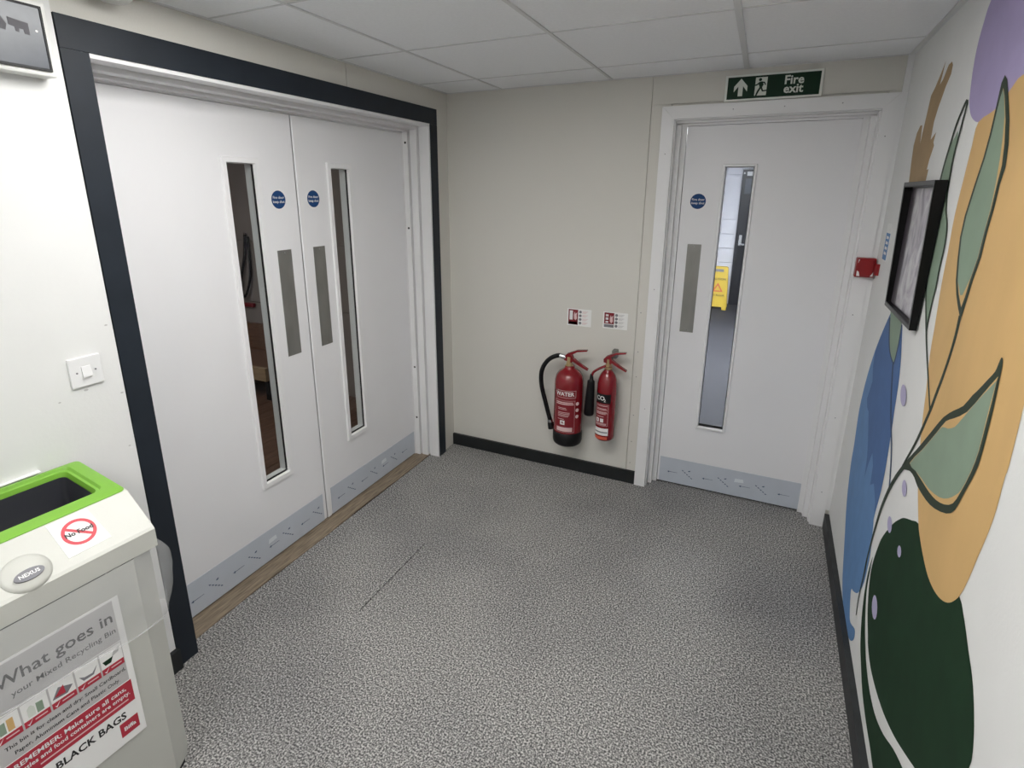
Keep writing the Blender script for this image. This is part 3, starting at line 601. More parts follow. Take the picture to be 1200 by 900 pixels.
# ------------------------------------------------------------------ picture frame on the mural wall
pf = thing('picture_frame', 'square black box frame with a grey drawing, hung over the mural', 'picture frame', (2.268,-.75,1.52))
PY0, PY1, PZ0, PZ1 = -.975, -.527, 1.294, 1.747
def pfn(y, z, d): return (WR(y) - .0045 - d*(0.80+.5*(z-PZ0)/(PZ1-PZ0)), y, z)
obj('frame', frame_bm(pfn, PY0, PY1, PZ0, PZ1, .017, 0, .024), 'frame_black', pf)
obj('backing', prism(bmesh.new(), [(PY0+.01,PZ0+.01),(PY1-.01,PZ0+.01),(PY1-.01,PZ1-.01),(PY0+.01,PZ1-.01)], pfn, .001, .005), 'frame_mat', pf)
obj('print', prism(bmesh.new(), [(PY0+.018,PZ0+.022),(PY1-.10,PZ0+.022),(PY1-.10,PZ1-.022),(PY0+.018,PZ1-.022)], pfn, .005, .006), 'drawing', pf)
obj('front_lip', frame_bm(pfn, PY0+.001, PY1-.001, PZ0+.001, PZ1-.001, .012, .024, .0246), 'frame_lip', pf)

# ------------------------------------------------------------------ fire alarm call point and blue label
cp = thing('fire_call_point', 'small red fire alarm call point beside the fire exit frame', 'call point', (2.25,-.03,1.37))
obj('back_box', B(2.203, 2.279, -.056, -.018, 1.335, 1.423, bev=.004, seg=2), 'red', cp)
obj('front_plate', B(2.209, 2.273, -.061, -.055, 1.341, 1.417, bev=.003), 'red', cp)
obj('label_patch', poly([(2.209,-.0616,1.341),(2.222,-.0616,1.341),(2.217,-.0616,1.36),(2.209,-.0616,1.366)], (0,-.0006,0)), 'print_white', cp)
obj('label_patch', poly([(2.209,-.0616,1.417),(2.209,-.0616,1.40),(2.214,-.0616,1.417)], (0,-.0006,0)), 'print_white', cp)
obj('label_patch', poly([(2.262,-.0616,1.341),(2.273,-.0616,1.341),(2.273,-.0616,1.362)], (0,-.0006,0)), 'print_white', cp)
obj('side_cover', prism(bmesh.new(), [(-.125,1.355),(-.064,1.352),(-.064,1.40),(-.125,1.405)], rwall, 0, .012), 'red', cp)
lb = thing('wall_label', 'narrow blue and white label strip on the mural wall', 'label', (2.28,-.15,1.5))
fl_ = lambda y, z, d: rwall(y-.075*(z-1.51)/.14, z, d)
obj('card', prism(bmesh.new(), [(-.235,1.43),(-.135,1.43),(-.135,1.585),(-.235,1.585)], lambda y, z, d: rwall(y, z, d), 0, .0012), 'paper', lb)
obj('blue_print', prism(bmesh.new(), [(-.230,1.433),(-.145,1.433),(-.145,1.545),(-.230,1.545)], lambda y, z, d: rwall(y, z, d), .0012, .0018), 'blue_light', lb)
for k in range(4):
    obj('print_mark', prism(bmesh.new(), [(-.215,1.455+k*.022),(-.165,1.455+k*.022),(-.165,1.467+k*.022),(-.215,1.465+k*.022)], lambda y, z, d: rwall(y, z, d), .0018, .0023), 'print_white', lb)

# ------------------------------------------------------------------ fire exit sign
fs = thing('fire_exit_sign', 'green fire exit sign with arrow and running figure above the door', 'sign', (1.758,0,2.19))
SX0, SX1, SZ0, SZ1 = 1.553, 1.962, 2.130, 2.246
obj('backing', B(SX0, SX1, -.010, 0, SZ0, SZ1, bev=.0015), 'sign_edge', fs)
obj('green_panel', B(SX0+.011, SX1-.011, -.0125, -.0095, SZ0+.010, SZ1-.010), 'sign_green', fs)
sg = lambda x, z, d: (x, -.0125-d, z)
def sgp(name, pts, m='sign_white', d=.0006): return obj(name, prism(bmesh.new(), pts, sg, 0 if d < .001 else .0006, d), m, fs)
cx, cz = 1.622, 2.189
sgp('arrow', [(cx-.010,cz-.037),(cx+.010,cz-.037),(cx+.010,cz+.006),(cx+.029,cz-.018),(cx+.029,cz+.006),(cx,cz+.039),(cx-.029,cz+.006),(cx-.029,cz-.018),(cx-.010,cz+.006)])
dx, dz = 1.708, 2.189
sgp('door_symbol', [(dx-.024,dz-.039),(dx+.026,dz-.039),(dx+.026,dz+.039),(dx-.024,dz+.039)])
man = [[(-.006,.020),(.004,.021),(.012,.008),(.006,-.006),(-.004,-.004),(-.009,.008)],            # torso
       [(-.006,.020),(-.018,.010),(-.030,.008),(-.030,.003),(-.016,.004),(-.005,.013)],            # arm back
       [(.003,.021),(.016,.018),(.022,.006),(.018,.004),(.013,.013),(.004,.015)],                  # arm front
       [(.006,-.004),(.012,-.017),(.028,-.016),(.034,-.012),(.034,-.021),(.008,-.023),(-.001,-.006)],  # leg front
       [(-.004,-.003),(.004,-.005),(-.006,-.022),(-.014,-.041),(-.021,-.041),(-.014,-.020)]]       # leg back
for P in man: sgp('figure', [(dx+x, dz+z) for x, z in P], 'sign_green', .0013)
obj('figure', disc_bm(lambda x, y, d: (dx-.004+x, -.0131-d, dz+.029+y), .0068, .0007, 16), 'sign_green', fs)
obj('lettering', text_bm('Fire', .052, lambda x, y: (1.845+x, -.0131, 2.207+y), bold=.024), 'sign_white', fs)
obj('lettering', text_bm('exit', .052, lambda x, y: (1.845+x, -.0131, 2.170+y), bold=.024), 'sign_white', fs)

# ------------------------------------------------------------------ instruction cards
def notice(x0, x1, z0, z1, label, black):
    t = thing('extinguisher_notice', label, 'notice', ((x0+x1)/2, 0, z0))
    w, h = x1-x0, z1-z0; f = lambda a, b, d: (x0+a*w, -d, z0+b*h)
    R_ = lambda n, a0, a1, b0, b1, m, d=.0014: obj(n, prism(bmesh.new(), [(a0,b0),(a1,b0),(a1,b1),(a0,b1)], f, .001 if d < .002 else .0014, d), m, t)
    obj('card', prism(bmesh.new(), [(0,0),(1,0),(1,1),(0,1)], f, 0, .001), 'paper', t)
    R_('red_field', .05, .45, .28 if black else .08, .95, 'label_red')
    R_('strip', .05, .45, .07, .24, 'ink_grey' if black else 'label_red')
    if black:
        for z_, hh in ((.78,.10),(.58,.12),(.38,.08)): R_('symbol', .11, .22, z_-hh/2, z_+hh/2+.02, 'print_white', .002)
    else: R_('symbol', .10, .23, .34, .88, 'print_white', .002)
    obj('flame_symbol', prism(bmesh.new(), [(.29,.40),(.36,.33),(.41,.45),(.39,.62),(.42,.80),(.34,.70),(.31,.82),(.28,.62)], f, .0014, .002), 'ext_pink', t)
    for k in range(4):
        obj('icon_dot', disc_bm(lambda x, y, d: f(.545+x/w, .83-.215*k+y/h, .001+d), .0085, .0006, 12), 'ink_grey', t)
        for q in range(3): R_('print_line', .63, .86-.04*q, .86-.215*k-q*.05, .88-.215*k-q*.05, 'ext_pink' if not black else 'poster_grey')
notice(.802, .949, .945, 1.048, 'instruction card above the water fire extinguisher', False)
notice(1.019, 1.162, .950, 1.048, 'curling instruction card above the carbon dioxide extinguisher', True)

# ------------------------------------------------------------------ fire extinguishers
def cyl_fn(cx, cy, r, a0):   # x along the surface, a0 = facing angle from -Y towards +X
    return lambda x, z, d=0.0: (cx+(r+d)*math.sin(a0+x/r), cy-(r+d)*math.cos(a0+x/r), z)
def cyl_patch(t, name, cf, x0, x1, z0, z1, m, d=.0008, n=10):
    bm = bmesh.new(); a = [bm.verts.new(cf(x0+(x1-x0)*k/n, z0, d)) for k in range(n+1)]; b = [bm.verts.new(cf(x0+(x1-x0)*k/n, z1, d)) for k in range(n+1)]
    for k in range(n): bm.faces.new((a[k], a[k+1], b[k+1], b[k]))
    return obj(name, bm, m, t, smooth=True)
def outline(t, cf, x0, x1, z0, z1, w=.0018):
    for q in ((x0,x1,z0,z0+w),(x0,x1,z1-w,z1)): cyl_patch(t, 'label_border', cf, *q, 'ext_pink', .0012)
    for q in ((x0,x0+w,z0,z1),(x1-w,x1,z0,z1)): cyl_patch(t, 'label_border', cf, *q, 'ext_pink', .0012, 2)
def levers(t, x, y, z, s=1.0):
    fx = lambda a, b, d: (x+a*s, y+d, z+b*s)
    obj('valve', lathe(bmesh.new(), x, y, [(.024*s,z-.045*s),(.026*s,z-.035*s),(.02*s,z-.03*s),(.017*s,z-.005),(.017*s,z+.02*s),(0,z+.022*s)], 18), 'brass', t, smooth=True)
    obj('valve_head', prism(bmesh.new(), [(-.028,-.002),(.018,-.012),(.026,.012),(.012,.040),(-.012,.040),(-.030,.018)], fx, -.014, .014), 'ext_red', t)
    obj('upper_lever', prism(bmesh.new(), [(-.024,.022),(.0,.046),(.045,.066),(.106,.074),(.106,.066),(.048,.055),(.008,.030)], fx, -.011, .011), 'ext_red', t)
    obj('lower_lever', prism(bmesh.new(), [(.0,.020),(.03,.012),(.075,-.018),(.116,-.040),(.113,-.050),(.068,-.030),(.020,-.004)], fx, -.010, .010), 'ext_red', t)
ex, ey, er = .864, -.108, .0865
we_ = thing('fire_extinguisher', 'larger red water fire extinguisher with long black hose', 'fire extinguisher', (ex,ey,.245), group='wall hung extinguishers')
z0 = .238
prof = [(er,z0+.07),(er,z0+.375),(er*.985,z0+.405),(er*.9,z0+.435),(er*.74,z0+.455),(er*.5,z0+.470),(.030,z0+.478),(.028,z0+.492),(0,z0+.493)]
obj('cylinder', lathe(bmesh.new(), ex, ey, prof), 'ext_red', we_, smooth=True, angle=60)
obj('base_cup', lathe(bmesh.new(), ex, ey, [(0,z0+.002),(er*.82,z0),(er*.96,z0+.010),(er*1.02,z0+.028),(er*1.02,z0+.088),(er*.99,z0+.090)]), 'black_plastic', we_, smooth=True, angle=60)
obj('wall_bracket', B(ex-.03, ex+.03, ey+er-.004, .0005, z0+.28, z0+.42), 'black_plastic', we_)
levers(we_, ex-.004, ey, z0+.525)
hp = catmull([(ex-.02,ey,z0+.535),(ex-.07,ey-.005,z0+.545),(ex-.13,ey-.008,z0+.512),(ex-.172,ey-.006,z0+.440),(ex-.175,ey,z0+.345),(ex-.145,ey+.0,z0+.230),(ex-.110,ey,z0+.110)], n=6)
obj('hose', tube(bmesh.new(), hp, .0135, 12), 'rubber', we_, smooth=True)
obj('hose_collar', tube(bmesh.new(), [(ex-.062,ey-.004,z0+.545),(ex-.026,ey,z0+.538)], .0155, 12), 'chrome', we_, smooth=True)
obj('nozzle_ring', tube(bmesh.new(), [(ex-.115,ey,z0+.128),(ex-.112,ey,z0+.112)], .0165, 12), 'chrome', we_)
obj('nozzle', tube(bmesh.new(), [(ex-.113,ey,z0+.115),(ex-.108,ey,z0+.095),(ex-.103,ey,z0+.070)], [.016,.020,.021], 12), 'black_plastic', we_, smooth=True)
cf = cyl_fn(ex, ey, er, math.radians(5))
lab = cyl_patch(we_, 'print_label', cf, -.070, .062, z0+.095, z0+.365, 'label_red')
outline(lab, cf, -.052, .062, z0+.318, z0+.362); outline(lab, cf, -.066, .058, z0+.10, z0+.30, .0012)
obj('lettering', text_bm('WATER', .033, lambda x, y: cf(x-.006, z0+.340+y, .0014), bold=.03), 'print_white', lab)
for k, (zz, xa, xb) in enumerate(((.285,-.058,.045),(.275,-.058,.05),(.252,-.045,.005),(.244,-.045,.01),(.224,-.045,.028),(.216,-.045,.028),(.208,-.045,.026),(.200,-.045,.02),(.182,-.045,-.005))):
    cyl_patch(lab, 'print_line', cf, xa, xb, z0+zz, z0+zz+(.006 if k < 2 else .003), 'ext_pink', .0014)
cyl_patch(lab, 'class_square', cf, -.028, .0, z0+.148, z0+.175, 'print_white', .0014, 3)
obj('lettering', text_bm('A', .022, lambda x, y: cf(-.014+x, z0+.1615+y, .002), bold=.03), 'label_red', lab)
cyl_patch(lab, 'service_label', cf, -.052, .046, z0+.106, z0+.132, 'ext_pink', .0016)
for zz in (.29,.25,.21): obj('round_icon', prism(bmesh.new(), [(.011*math.cos(q*PI/6), .011*math.sin(q*PI/6)) for q in range(12)], lambda x, y, d, zz=zz: cf(.074+x, z0+zz+y-.01, .001+d), 0, .0006), 'ext_pink', we_)
gx, gy, gr = 1.087, -.085, .0575
ce_ = thing('fire_extinguisher', 'slimmer red carbon dioxide extinguisher with black horn', 'fire extinguisher', (gx,gy,.30), group='wall hung extinguishers')
z1 = .300
obj('cylinder', lathe(bmesh.new(), gx, gy, [(0,z1),(gr*.8,z1),(gr*.96,z1+.01),(gr,z1+.025),(gr,z1+.315),(gr*.98,z1+.345),(gr*.9,z1+.375),(gr*.74,z1+.40),(gr*.5,z1+.418),(.021,z1+.428),(.020,z1+.448),(0,z1+.449)], 36), 'ext_red', ce_, smooth=True, angle=60)
obj('wall_bracket', B(gx-.02, gx+.02, gy+gr-.004, .0005, z1+.22, z1+.30), 'black_plastic', ce_)
obj('hanging_hook', B(gx+.005, gx+.035, -.045, .0005, z1+.485, z1+.535, bev=.004), 'steel', ce_)
levers(ce_, gx, gy, z1+.475, .92)
obj('discharge_pipe', tube(bmesh.new(), catmull([(gx-.012,gy-.01,z1+.452),(gx-.05,gy-.016,z1+.432),(gx-.082,gy-.02,z1+.405),(gx-.090,gy-.02,z1+.37)], n=5), .0075, 10), 'ext_red', ce_, smooth=True)
obj('horn', tube(bmesh.new(), [(gx-.090,gy-.02,z1+.395),(gx-.090,gy-.02,z1+.36),(gx-.092,gy-.02,z1+.352),(gx-.095,gy-.02,z1+.24),(gx-.097,gy-.02,z1+.148),(gx-.097,gy-.02,z1+.140)], [.008,.012,.021,.026,.030,.026], 16), 'black_plastic', ce_, smooth=True)
cg = cyl_fn(gx, gy, gr, math.radians(-2))
cyl_patch(ce_, 'black_band', cg, -.062, .040, z1+.240, z1+.296, 'black_plastic')
obj('lettering', text_bm('CO', .036, lambda x, y: cg(x-.022, z1+.269+y, .0014), bold=.02), 'print_white', ce_)
obj('lettering', text_bm('2', .022, lambda x, y: cg(x+.006, z1+.257+y, .0014), bold=.02), 'print_white', ce_)
lab = cyl_patch(ce_, 'print_label', cg, -.056, .036, z1+.095, z1+.236, 'label_red')
outline(lab, cg, -.050, .028, z1+.10, z1+.232, .0014)
for k, (zz, xa, xb) in enumerate(((.222,-.046,.022),(.205,-.045,.018),(.198,-.045,.022),(.184,-.045,.02),(.178,-.045,.024),(.172,-.045,.015),(.156,-.045,.005),(.112,-.045,.02),(.106,-.045,.02))):
    cyl_patch(lab, 'print_line', cg, xa, xb, z1+zz, z1+zz+.0035, 'ext_pink', .0014)
for xa in (-.044, -.016): cyl_patch(lab, 'class_square', cg, xa, xa+.020, z1+.122, z1+.145, 'print_white', .0014, 3)
obj('lettering', text_bm('B', .018, lambda x, y: cg(-.034+x, z1+.1335+y, .002), bold=.03), 'label_red', lab)
sl = cyl_patch(ce_, 'service_label', cg, -.056, .034, z1+.040, z1+.085, 'paper', .0014)
cyl_patch(sl, 'print_line', cg, -.05, .03, z1+.056, z1+.064, 'ink_grey', .002)
cyl_patch(ce_, 'orange_label', cg, -.052, .030, z1+.014, z1+.032, 'orange_red', .001)

# ------------------------------------------------------------------ light switch
sw = thing('light_switch', 'white single rocker light switch on the white wall', 'light switch', (.015,-2.157,1.193))
obj('plate', B(.0145, .0225, -2.2005, -2.1135, 1.148, 1.238, bev=.003, seg=2), 'gloss_white', sw)
obj('rocker', prism(bmesh.new(), [(.022,1.176),(.029,1.178),(.024,1.209),(.022,1.210)], lambda x, z, d: (x, -2.157+d, z), -.0125, .0125), 'gloss_white', sw)
for y in (-2.182, -2.132): obj('screw', disc_bm(lambda a, b, d, y=y: (.0225+d, y+a, 1.193+b), .0028, .0006, 10), 'ink_grey', sw)

# ------------------------------------------------------------------ dark display box high on the left wall
db = thing('display_box', 'white cased dark display box high on the wall above the switch', 'display box', (.015,-2.3,2.07))
DY0, DY1, DZ0, DZ1 = -2.50, -2.098, 1.995, 2.172
obj('casing', B(.014, .066, DY0, DY1, DZ0, DZ1, bev=.006, seg=2), 'casing', db)
obj('screen', B(.060, .0705, DY0+.016, DY1-.017, DZ0+.016, DZ1-.018, bev=.002), 'dark_screen', db)
obj('screen_rim', frame_bm(lambda y, z, d: (.066+d, y, z), DY0+.012, DY1-.013, DZ0+.012, DZ1-.014, .005, 0, .006), 'ink', db)
dfn = lambda y, z, d: (.0705+d, y, z)
obj('screen_mark', prism(bmesh.new(), [(-2.188,2.100),(-2.176,2.098),(-2.175,2.088),(-2.168,2.087),(-2.167,2.096),(-2.158,2.095),(-2.157,2.086),(-2.146,2.085),(-2.146,2.112),(-2.188,2.117)], dfn, 0, .0006), 'screen_mark', db)
obj('screen_mark', prism(bmesh.new(), [(-2.225,2.09),(-2.196,2.086),(-2.192,2.10),(-2.205,2.122),(-2.225,2.12)], dfn, 0, .0006), 'screen_mark', db)
obj('indicator', disc_bm(lambda a, b, d: (.0705+d, -2.130+a, 2.098+b), .0028, .0008, 10), 'print_white', db)
# smoke detector
sd_ = thing('smoke_detector', 'round white smoke detector on the ceiling above the dark surround', 'smoke detector', (.075,-1.925,H))
obj('base', lathe(bmesh.new(), .075, -1.925, [(0,H-.002),(.055,H-.002),(.056,H-.016),(.050,H-.02),(0,H-.02)], 32), 'casing', sd_, smooth=True)
obj('dome', lathe(bmesh.new(), .075, -1.925, [(.044,H-.018),(.048,H-.028),(.045,H-.042),(.034,H-.052),(0,H-.055)], 32), 'casing', sd_, smooth=True)
obj('indicator', B(.050, .064, -1.985, -1.968, H-.045, H-.025), 'ink_grey', sd_)

# ------------------------------------------------------------------ recycling bin
TH = math.radians(3.7); bw_ = Vector((math.sin(TH), math.cos(TH), 0)); bs_ = Vector((math.cos(TH), -math.sin(TH), 0)); BO = Vector((.0408, -2.2388, 0))
def bp(u, v, z): return BO - bw_*u + bs_*v + Vector((0,0,z))
rb = thing('recycling_bin', 'pale grey recycling bin with green rimmed opening by the wall', 'recycling bin', tuple(bp(.26,.18,0)), -TH)
BWD = .52
cor = lambda e: [(e,.03+e),(.03+e,e),(BWD-.03-e,e),(BWD-e,.03+e),(BWD-e,.325-e*.3),(BWD-.06,.362-e),(.06,.362-e),(e,.325-e*.3)]
bm = bmesh.new(); rings = []
for z, e in ((.022,.010),(.06,.004),(.70,.0015),(.778,.0015)): rings.append([bm.verts.new(bp(u, v, z)) for u, v in cor(e)])
for a, b in zip(rings, rings[1:]):
    for k in range(8): bm.faces.new((a[k], a[(k+1)%8], b[(k+1)%8], b[k]))
bm.faces.new(rings[0]); obj('body', bm, 'bin_shell', rb, smooth=True, angle=25)
bm = bmesh.new(); prism(bm, cor(.018), lambda u, v, d: bp(u, v, d), 0, .03); obj('base', bm, 'black_plastic', rb)
# lid: front slope, sides and rear
bm = bmesh.new()
prism(bm, [(.24,.782),(.24,.9215),(.255,.918),(.357,.8407),(.363,.834),(.363,.782)], lambda v, z, d: bp(d, v, z), -.003, BWD+.003)
for a, b in ((-.003, .03), (BWD-.03, BWD+.003)): prism(bm, [(0,.782),(0,.938),(.245,.919),(.245,.782)], lambda v, z, d: bp(d, v, z), a, b)
prism(bm, [(0,.782),(0,.938),(.014,.937),(.014,.782)], lambda v, z, d: bp(d, v, z), .03, BWD-.03)
bmesh.ops.remove_doubles(bm, verts=bm.verts, dist=1e-5)
lid = obj('lid', bm, 'bin_shell', rb)
bm = bmesh.new(); prism(bm, [(u, v) for u, v in cor(.012)], lambda u, v, d: bp(u, v, d), .774, .784); obj('lid_gap', bm, 'bin_shell', rb)
# green rim ring
topz = lambda v: .9425-.0857*v
def rr(u0, u1, v0, v1, r, z, n=5):
    out = []
    for cu_, cv_, a in ((u1-r,v1-r,0),(u0+r,v1-r,90),(u0+r,v0+r,180),(u1-r,v0+r,270)):
        for k in range(n+1):
            t_ = math.radians(a+90*k/n); u, v = cu_+r*math.cos(t_), cv_+r*math.sin(t_); out.append(bp(u, v, topz(v)+z))
    return out
loops = [rr(-.003,BWD+.003,-.002,.252,.012,-.012), rr(-.002,BWD+.002,-.001,.252,.014,0), rr(.004,BWD-.004,.004,.246,.018,.003), rr(.030,BWD-.030,.012,.212,.022,.003), rr(.034,BWD-.034,.015,.208,.022,-.004), rr(.040,BWD-.040,.020,.200,.020,-.006), rr(.046,BWD-.046,.025,.194,.016,-.028), rr(.046,BWD-.046,.025,.194,.016,-.036)]
bm = bmesh.new(); rg = [[bm.verts.new(p) for p in L] for L in loops]
for a, b in zip(rg, rg[1:]):
    for k in range(len(a)): bm.faces.new((a[k], a[(k+1)%len(a)], b[(k+1)%len(a)], b[k]))
obj('green_rim', bm, 'bin_green', rb, smooth=True, angle=35)
loops = [rr(.0465,BWD-.0465,.0255,.1935,.016,-.018), rr(.055,BWD-.055,.03,.188,.016,-.20), rr(.06,BWD-.06,.035,.183,.016,-.42)]
bm = bmesh.new(); rg = [[bm.verts.new(p) for p in L] for L in loops]
for a, b in zip(rg, rg[1:]):
    for k in range(len(a)): bm.faces.new((a[k], a[(k+1)%len(a)], b[(k+1)%len(a)], b[k]))
bm.faces.new(rg[-1]); obj('chute', bm, 'bin_dark', rb, smooth=True, angle=35)
# slope frame: (u, s) on the sloping front of the lid
sd1 = Vector((.095, -.072)).normalized()
def sl_(u, s_, d): return bp(u, .255+sd1.x*s_-sd1.y*d, .918+sd1.y*s_+sd1.x*d)
# no-food sticker (tilted as stuck)
st = obj('sticker', prism(bmesh.new(), [(.185,.003),(.096,.001),(.087,.104),(.182,.107)], sl_, .0006, .0014), 'paper', rb)
ring = lambda r0, r1: [(.134+r*math.cos(a), .053+r*math.sin(a)) for r, a in ()]
bm = bmesh.new(); N = 36
va = [[bm.verts.new(sl_(.136+r*math.cos(2*PI*k/N), .053+r*math.sin(2*PI*k/N), .0019)) for k in range(N)] for r in (.036, .028)]
for k in range(N): bm.faces.new((va[0][k], va[0][(k+1)%N], va[1][(k+1)%N], va[1][k]))
obj('red_ring', bm, 'ring_red', st)
rot = math.radians(42)
def bar(x, y, d): return sl_(.136-(x*math.cos(rot)-y*math.sin(rot)), .053+(x*math.sin(rot)+y*math.cos(rot)), d)
obj('red_bar', prism(bmesh.new(), [(-.031,-.0035),(.031,-.0035),(.031,.0035),(-.031,.0035)], bar, .0014, .0020), 'ring_red', st)
obj('lettering', text_bm('No Food', .0165, lambda x, y: sl_(.136-x, .053-y, .0026), bold=.03), 'ink', st)
# name boss
bm = bmesh.new(); segs, ringn = 32, 7; vs = []
def boss(u, s_, d): return sl_(.26-u, .092+s_, d)
for q in range(ringn):
    a = q/(ringn-1)*PI/2; rr_ = math.cos(a); dd_ = .016*math.sin(a)
    vs.append([bm.verts.new(boss(.048*rr_*math.cos(2*PI*k/segs), .046*rr_*math.sin(2*PI*k/segs), dd_)) for k in range(segs)] if q < ringn-1 else [bm.verts.new(boss(0, 0, dd_))])
base_ = [bm.verts.new(boss(.050*math.cos(2*PI*k/segs), .048*math.sin(2*PI*k/segs), -.045)) for k in range(segs)]
vs.insert(0, base_)
for a, b in zip(vs, vs[1:]):
    for k in range(segs):
        if len(b) == 1: bm.faces.new((a[k], a[(k+1)%segs], b[0]))
        else: bm.faces.new((a[k], a[(k+1)%segs], b[(k+1)%segs], b[k]))
bo = obj('name_boss', bm, 'bin_shell', rb, smooth=True, angle=50)
obj('name_plate', disc_bm(lambda x, y, d: boss(x, .012+y, .013+d), .0285, .0045, 28, .0135), 'ink_grey', bo)
obj('lettering', text_bm('NEXUS', .0125, lambda x, y: boss(x, .012-y, .0178), bold=.02), 'print_white', bo)
# rear card behind the opening
obj('top_card', prism(bmesh.new(), [(.085,-.028),(.42,-.028),(.42,-.003),(.085,-.003)], lambda u, v, d: bp(u, v, .945+d), 0, .002), 'paper', rb)
obj('lettering', text_bm('RECYCLING', .026, lambda x, y: bp(.252-x, -.0155-y, .9477), bold=.02), 'ink_grey', rb)

# poster on the front: a = metres from its left edge, z = height
PU0 = .409
pfx = lambda a, z, d: bp(PU0-a, .3625+d, z)
def pr(parent, name, a0, a1, z0_, z1_, m, d, base=.0006): return obj(name, prism(bmesh.new(), [(a0,z0_),(a1,z0_),(a1,z1_),(a0,z1_)], pfx, base, d), m, parent)
po = pr(rb, 'poster', 0, .297, .268, .706, 'paper', .0012, 0.0)
pr(po, 'header_band', .012, .282, .578, .700, 'poster_grey', .0015)
obj('lettering', text_bm('What goes in', .044, lambda x, y: pfx(.277+x, .655+y, .0019), align='RIGHT', bold=.012, sx=1.0), 'ink', po)
obj('lettering', text_bm('your Mixed Recycling Bin', .021, lambda x, y: pfx(.277+x, .614+y, .0019), align='RIGHT', bold=.008), 'ink', po)
pr(po, 'text_band', .012, .282, .450, .575, 'poster_grey', .0015)
for k in range(5):
    a = .014+k*.0540
    cdp = pr(po, 'picture_card', a, a+.050, .510, .573, 'paper', .0018)
    pr(cdp, 'red_strip', a, a+.050, .508, .525, 'poster_red', .0022)
    obj('tick', prism(bmesh.new(), [(a+.004,.516),(a+.008,.510),(a+.016,.523),(a+.008,.514)], pfx, .0022, .0026), 'print_white', cdp)
    pr(cdp, 'print_line', a+.020, a+.044, .5155, .5185, 'ext_pink', .0026)
ic = [('can', 'leaf_green', [(.012,.530),(.024,.530),(.024,.560),(.012,.560)]), ('can', 'ochre', [(.027,.530),(.039,.530),(.039,.562),(.027,.562)])]
pc = 0
for (nm, m_, P) in ic: obj('picture_'+nm, prism(bmesh.new(), [(.014+x, z) for x, z in P], pfx, .0018, .0024), m_, po)
obj('picture_bottle', prism(bmesh.new(), [(.078,.530),(.092,.530),(.092,.552),(.087,.560),(.083,.560),(.078,.552)], pfx, .0018, .0024), 'sign_white', po)
obj('picture_carton', prism(bmesh.new(), [(.095,.530),(.108,.530),(.108,.556),(.095,.558)], pfx, .0018, .0024), 'leaf_green', po)
obj('picture_paper', prism(bmesh.new(), [(.125,.534),(.155,.530),(.168,.545),(.140,.560)], pfx, .0018, .0024), 'ink_grey', po)
obj('picture_paper', prism(bmesh.new(), [(.130,.538),(.152,.535),(.150,.560)], pfx, .0024, .0028), 'poster_red', po)
obj('picture_tray', prism(bmesh.new(), [(.182,.548),(.190,.532),(.212,.532),(.222,.552),(.210,.538),(.193,.540)], pfx, .0018, .0024), 'ink_grey', po)
obj('picture_bowl', prism(bmesh.new(), [(.234,.546),(.239,.533),(.252,.533),(.258,.547)], pfx, .0018, .0024), 'deep_green', po)
obj('picture_lid', prism(bmesh.new(), [(.255,.547),(.272,.552),(.276,.565),(.262,.562)], pfx, .0018, .0024), 'poster_grey', po)
obj('lettering', text_bm('This bin is for clean and dry: Small Cardboard,', .0145, lambda x, y: pfx(.279+x, .489+y, .0019), align='RIGHT', bold=.012, sx=.93), 'ink', po)
obj('lettering', text_bm('Paper, Aluminium Cans and Plastic Only.', .0145, lambda x, y: pfx(.262+x, .467+y, .0019), align='RIGHT', bold=.012, sx=.93), 'ink', po)
rbnd = pr(po, 'red_band', .004, .285, .380, .447, 'poster_red', .0016)
obj('lettering', text_bm('REMEMBER: Make sure all cans,', .0185, lambda x, y: pfx(.270+x, .430+y, .0020), align='RIGHT', bold=.02, sx=1.0), 'print_white', rbnd)
obj('lettering', text_bm('bottles and food containers are empty.', .0165, lambda x, y: pfx(.277+x, .411+y, .0020), align='RIGHT', bold=.02, sx=.95), 'print_white', rbnd)
pr(rbnd, 'print_line', .075, .270, .391, .3945, 'ext_pink', .0020)
obj('lettering', text_bm('BLACK BAGS', .030, lambda x, y: pfx(.258+x, .352+y, .0017), align='RIGHT', bold=.025, sx=.92), 'ink', po)
lg = pr(po, 'logo', .238, .283, .291, .334, 'poster_red', .0016)
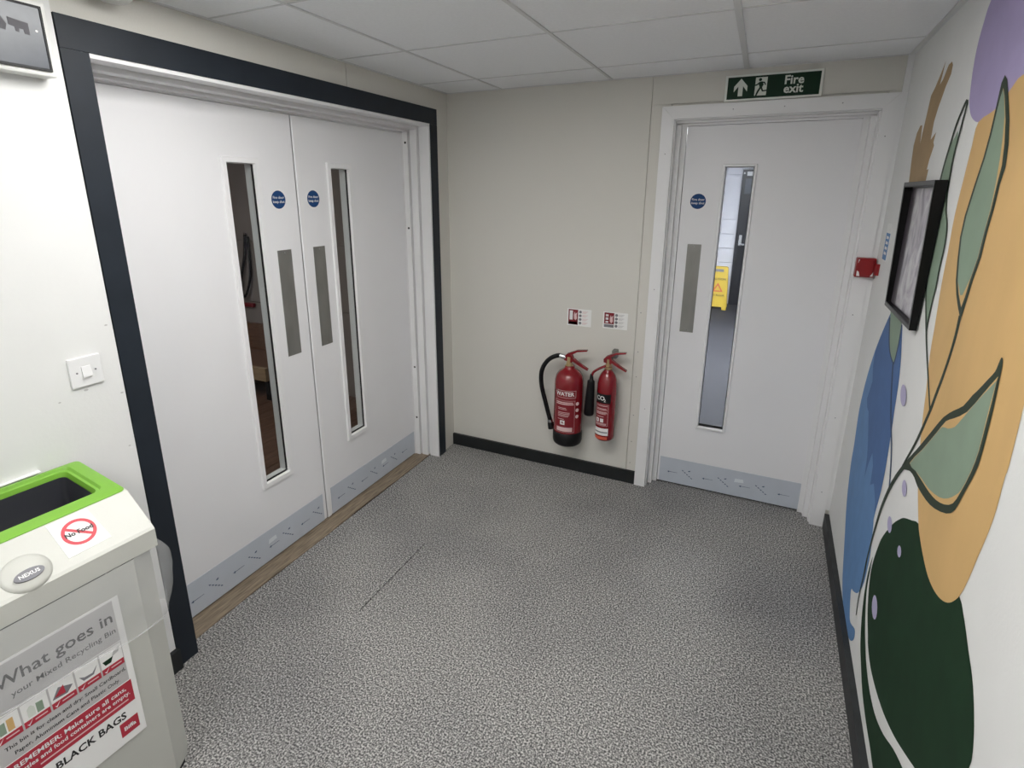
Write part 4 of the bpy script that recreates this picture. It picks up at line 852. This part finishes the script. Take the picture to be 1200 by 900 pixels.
obj('lettering', text_bm('Biffa', .017, lambda x, y: pfx(.2605+x, .3115+y, .0020), bold=.03), 'print_white', lg)

# clear bin liner hanging out below the lid
bag = thing('bin_liner', 'clear plastic bin liner hanging out from under the bin lid', 'bin liner', tuple(bp(.26,.18,.7)), -TH)
bm = bmesh.new(); NU, NV = 90, 16; grid = []
per = []
for k in range(NU+1):
    s_ = k/NU*(.52+.36)
    if s_ <= .50: per.append((.52-s_, .3675, 0.0, 1.0, s_))
    elif s_ <= .54:
        a = (s_-.50)/.04*PI/2; per.append((.02-.02*math.sin(a), .3475+.02*math.cos(a), -math.sin(a), math.cos(a), s_))
    else: per.append((-.001, .3475-(s_-.54)/.34*.33, -1.0, 0.0, s_))
for k, (u, v, nu, nv, s_) in enumerate(per):
    row = []; side = max(0.0, min(1.0, (s_-.50)/.09)); end = max(0.0, min(1.0, (.88-s_)/.05))
    zb = .580+.012*math.sin(s_*9+1)+.02*(.52-min(s_, .52)) - side*.012
    for j in range(NV+1):
        t_ = j/NV; z = .785+(zb-.785)*t_
        bulge = side*end*(.052*math.sin(min(1, t_*1.05)*PI)**.8+.006)+.0022
        wr = (.0035*math.sin(s_*70+t_*5)+.0025*math.sin(s_*31-t_*11+2))*t_*(1+1.3*side)
        off = bulge+abs(wr)
        row.append(bm.verts.new(bp(u+nu*off, v+nv*off, z+.004*math.sin(s_*26)*t_)))
    grid.append(row)
for k in range(NU):
    for j in range(NV): bm.faces.new((grid[k][j], grid[k+1][j], grid[k+1][j+1], grid[k][j+1]))
lm = obj('film', bm, 'bag', bag, smooth=True, angle=180)
hem = [Vector(r_[-1].co) if False else None for r_ in ()]
bm = bmesh.new()
hp = []
for k, (u, v, nu, nv, s_) in enumerate(per):
    if s_ > .5: break
    zb = .580+.012*math.sin(s_*9+1)+.02*(.52-min(s_, .52))
    hp.append(bp(u, v+.0095, zb+.004*math.sin(s_*26)))
tube(bm, hp, .0018, 6); obj('hem', bm, 'bag', bag, smooth=True)
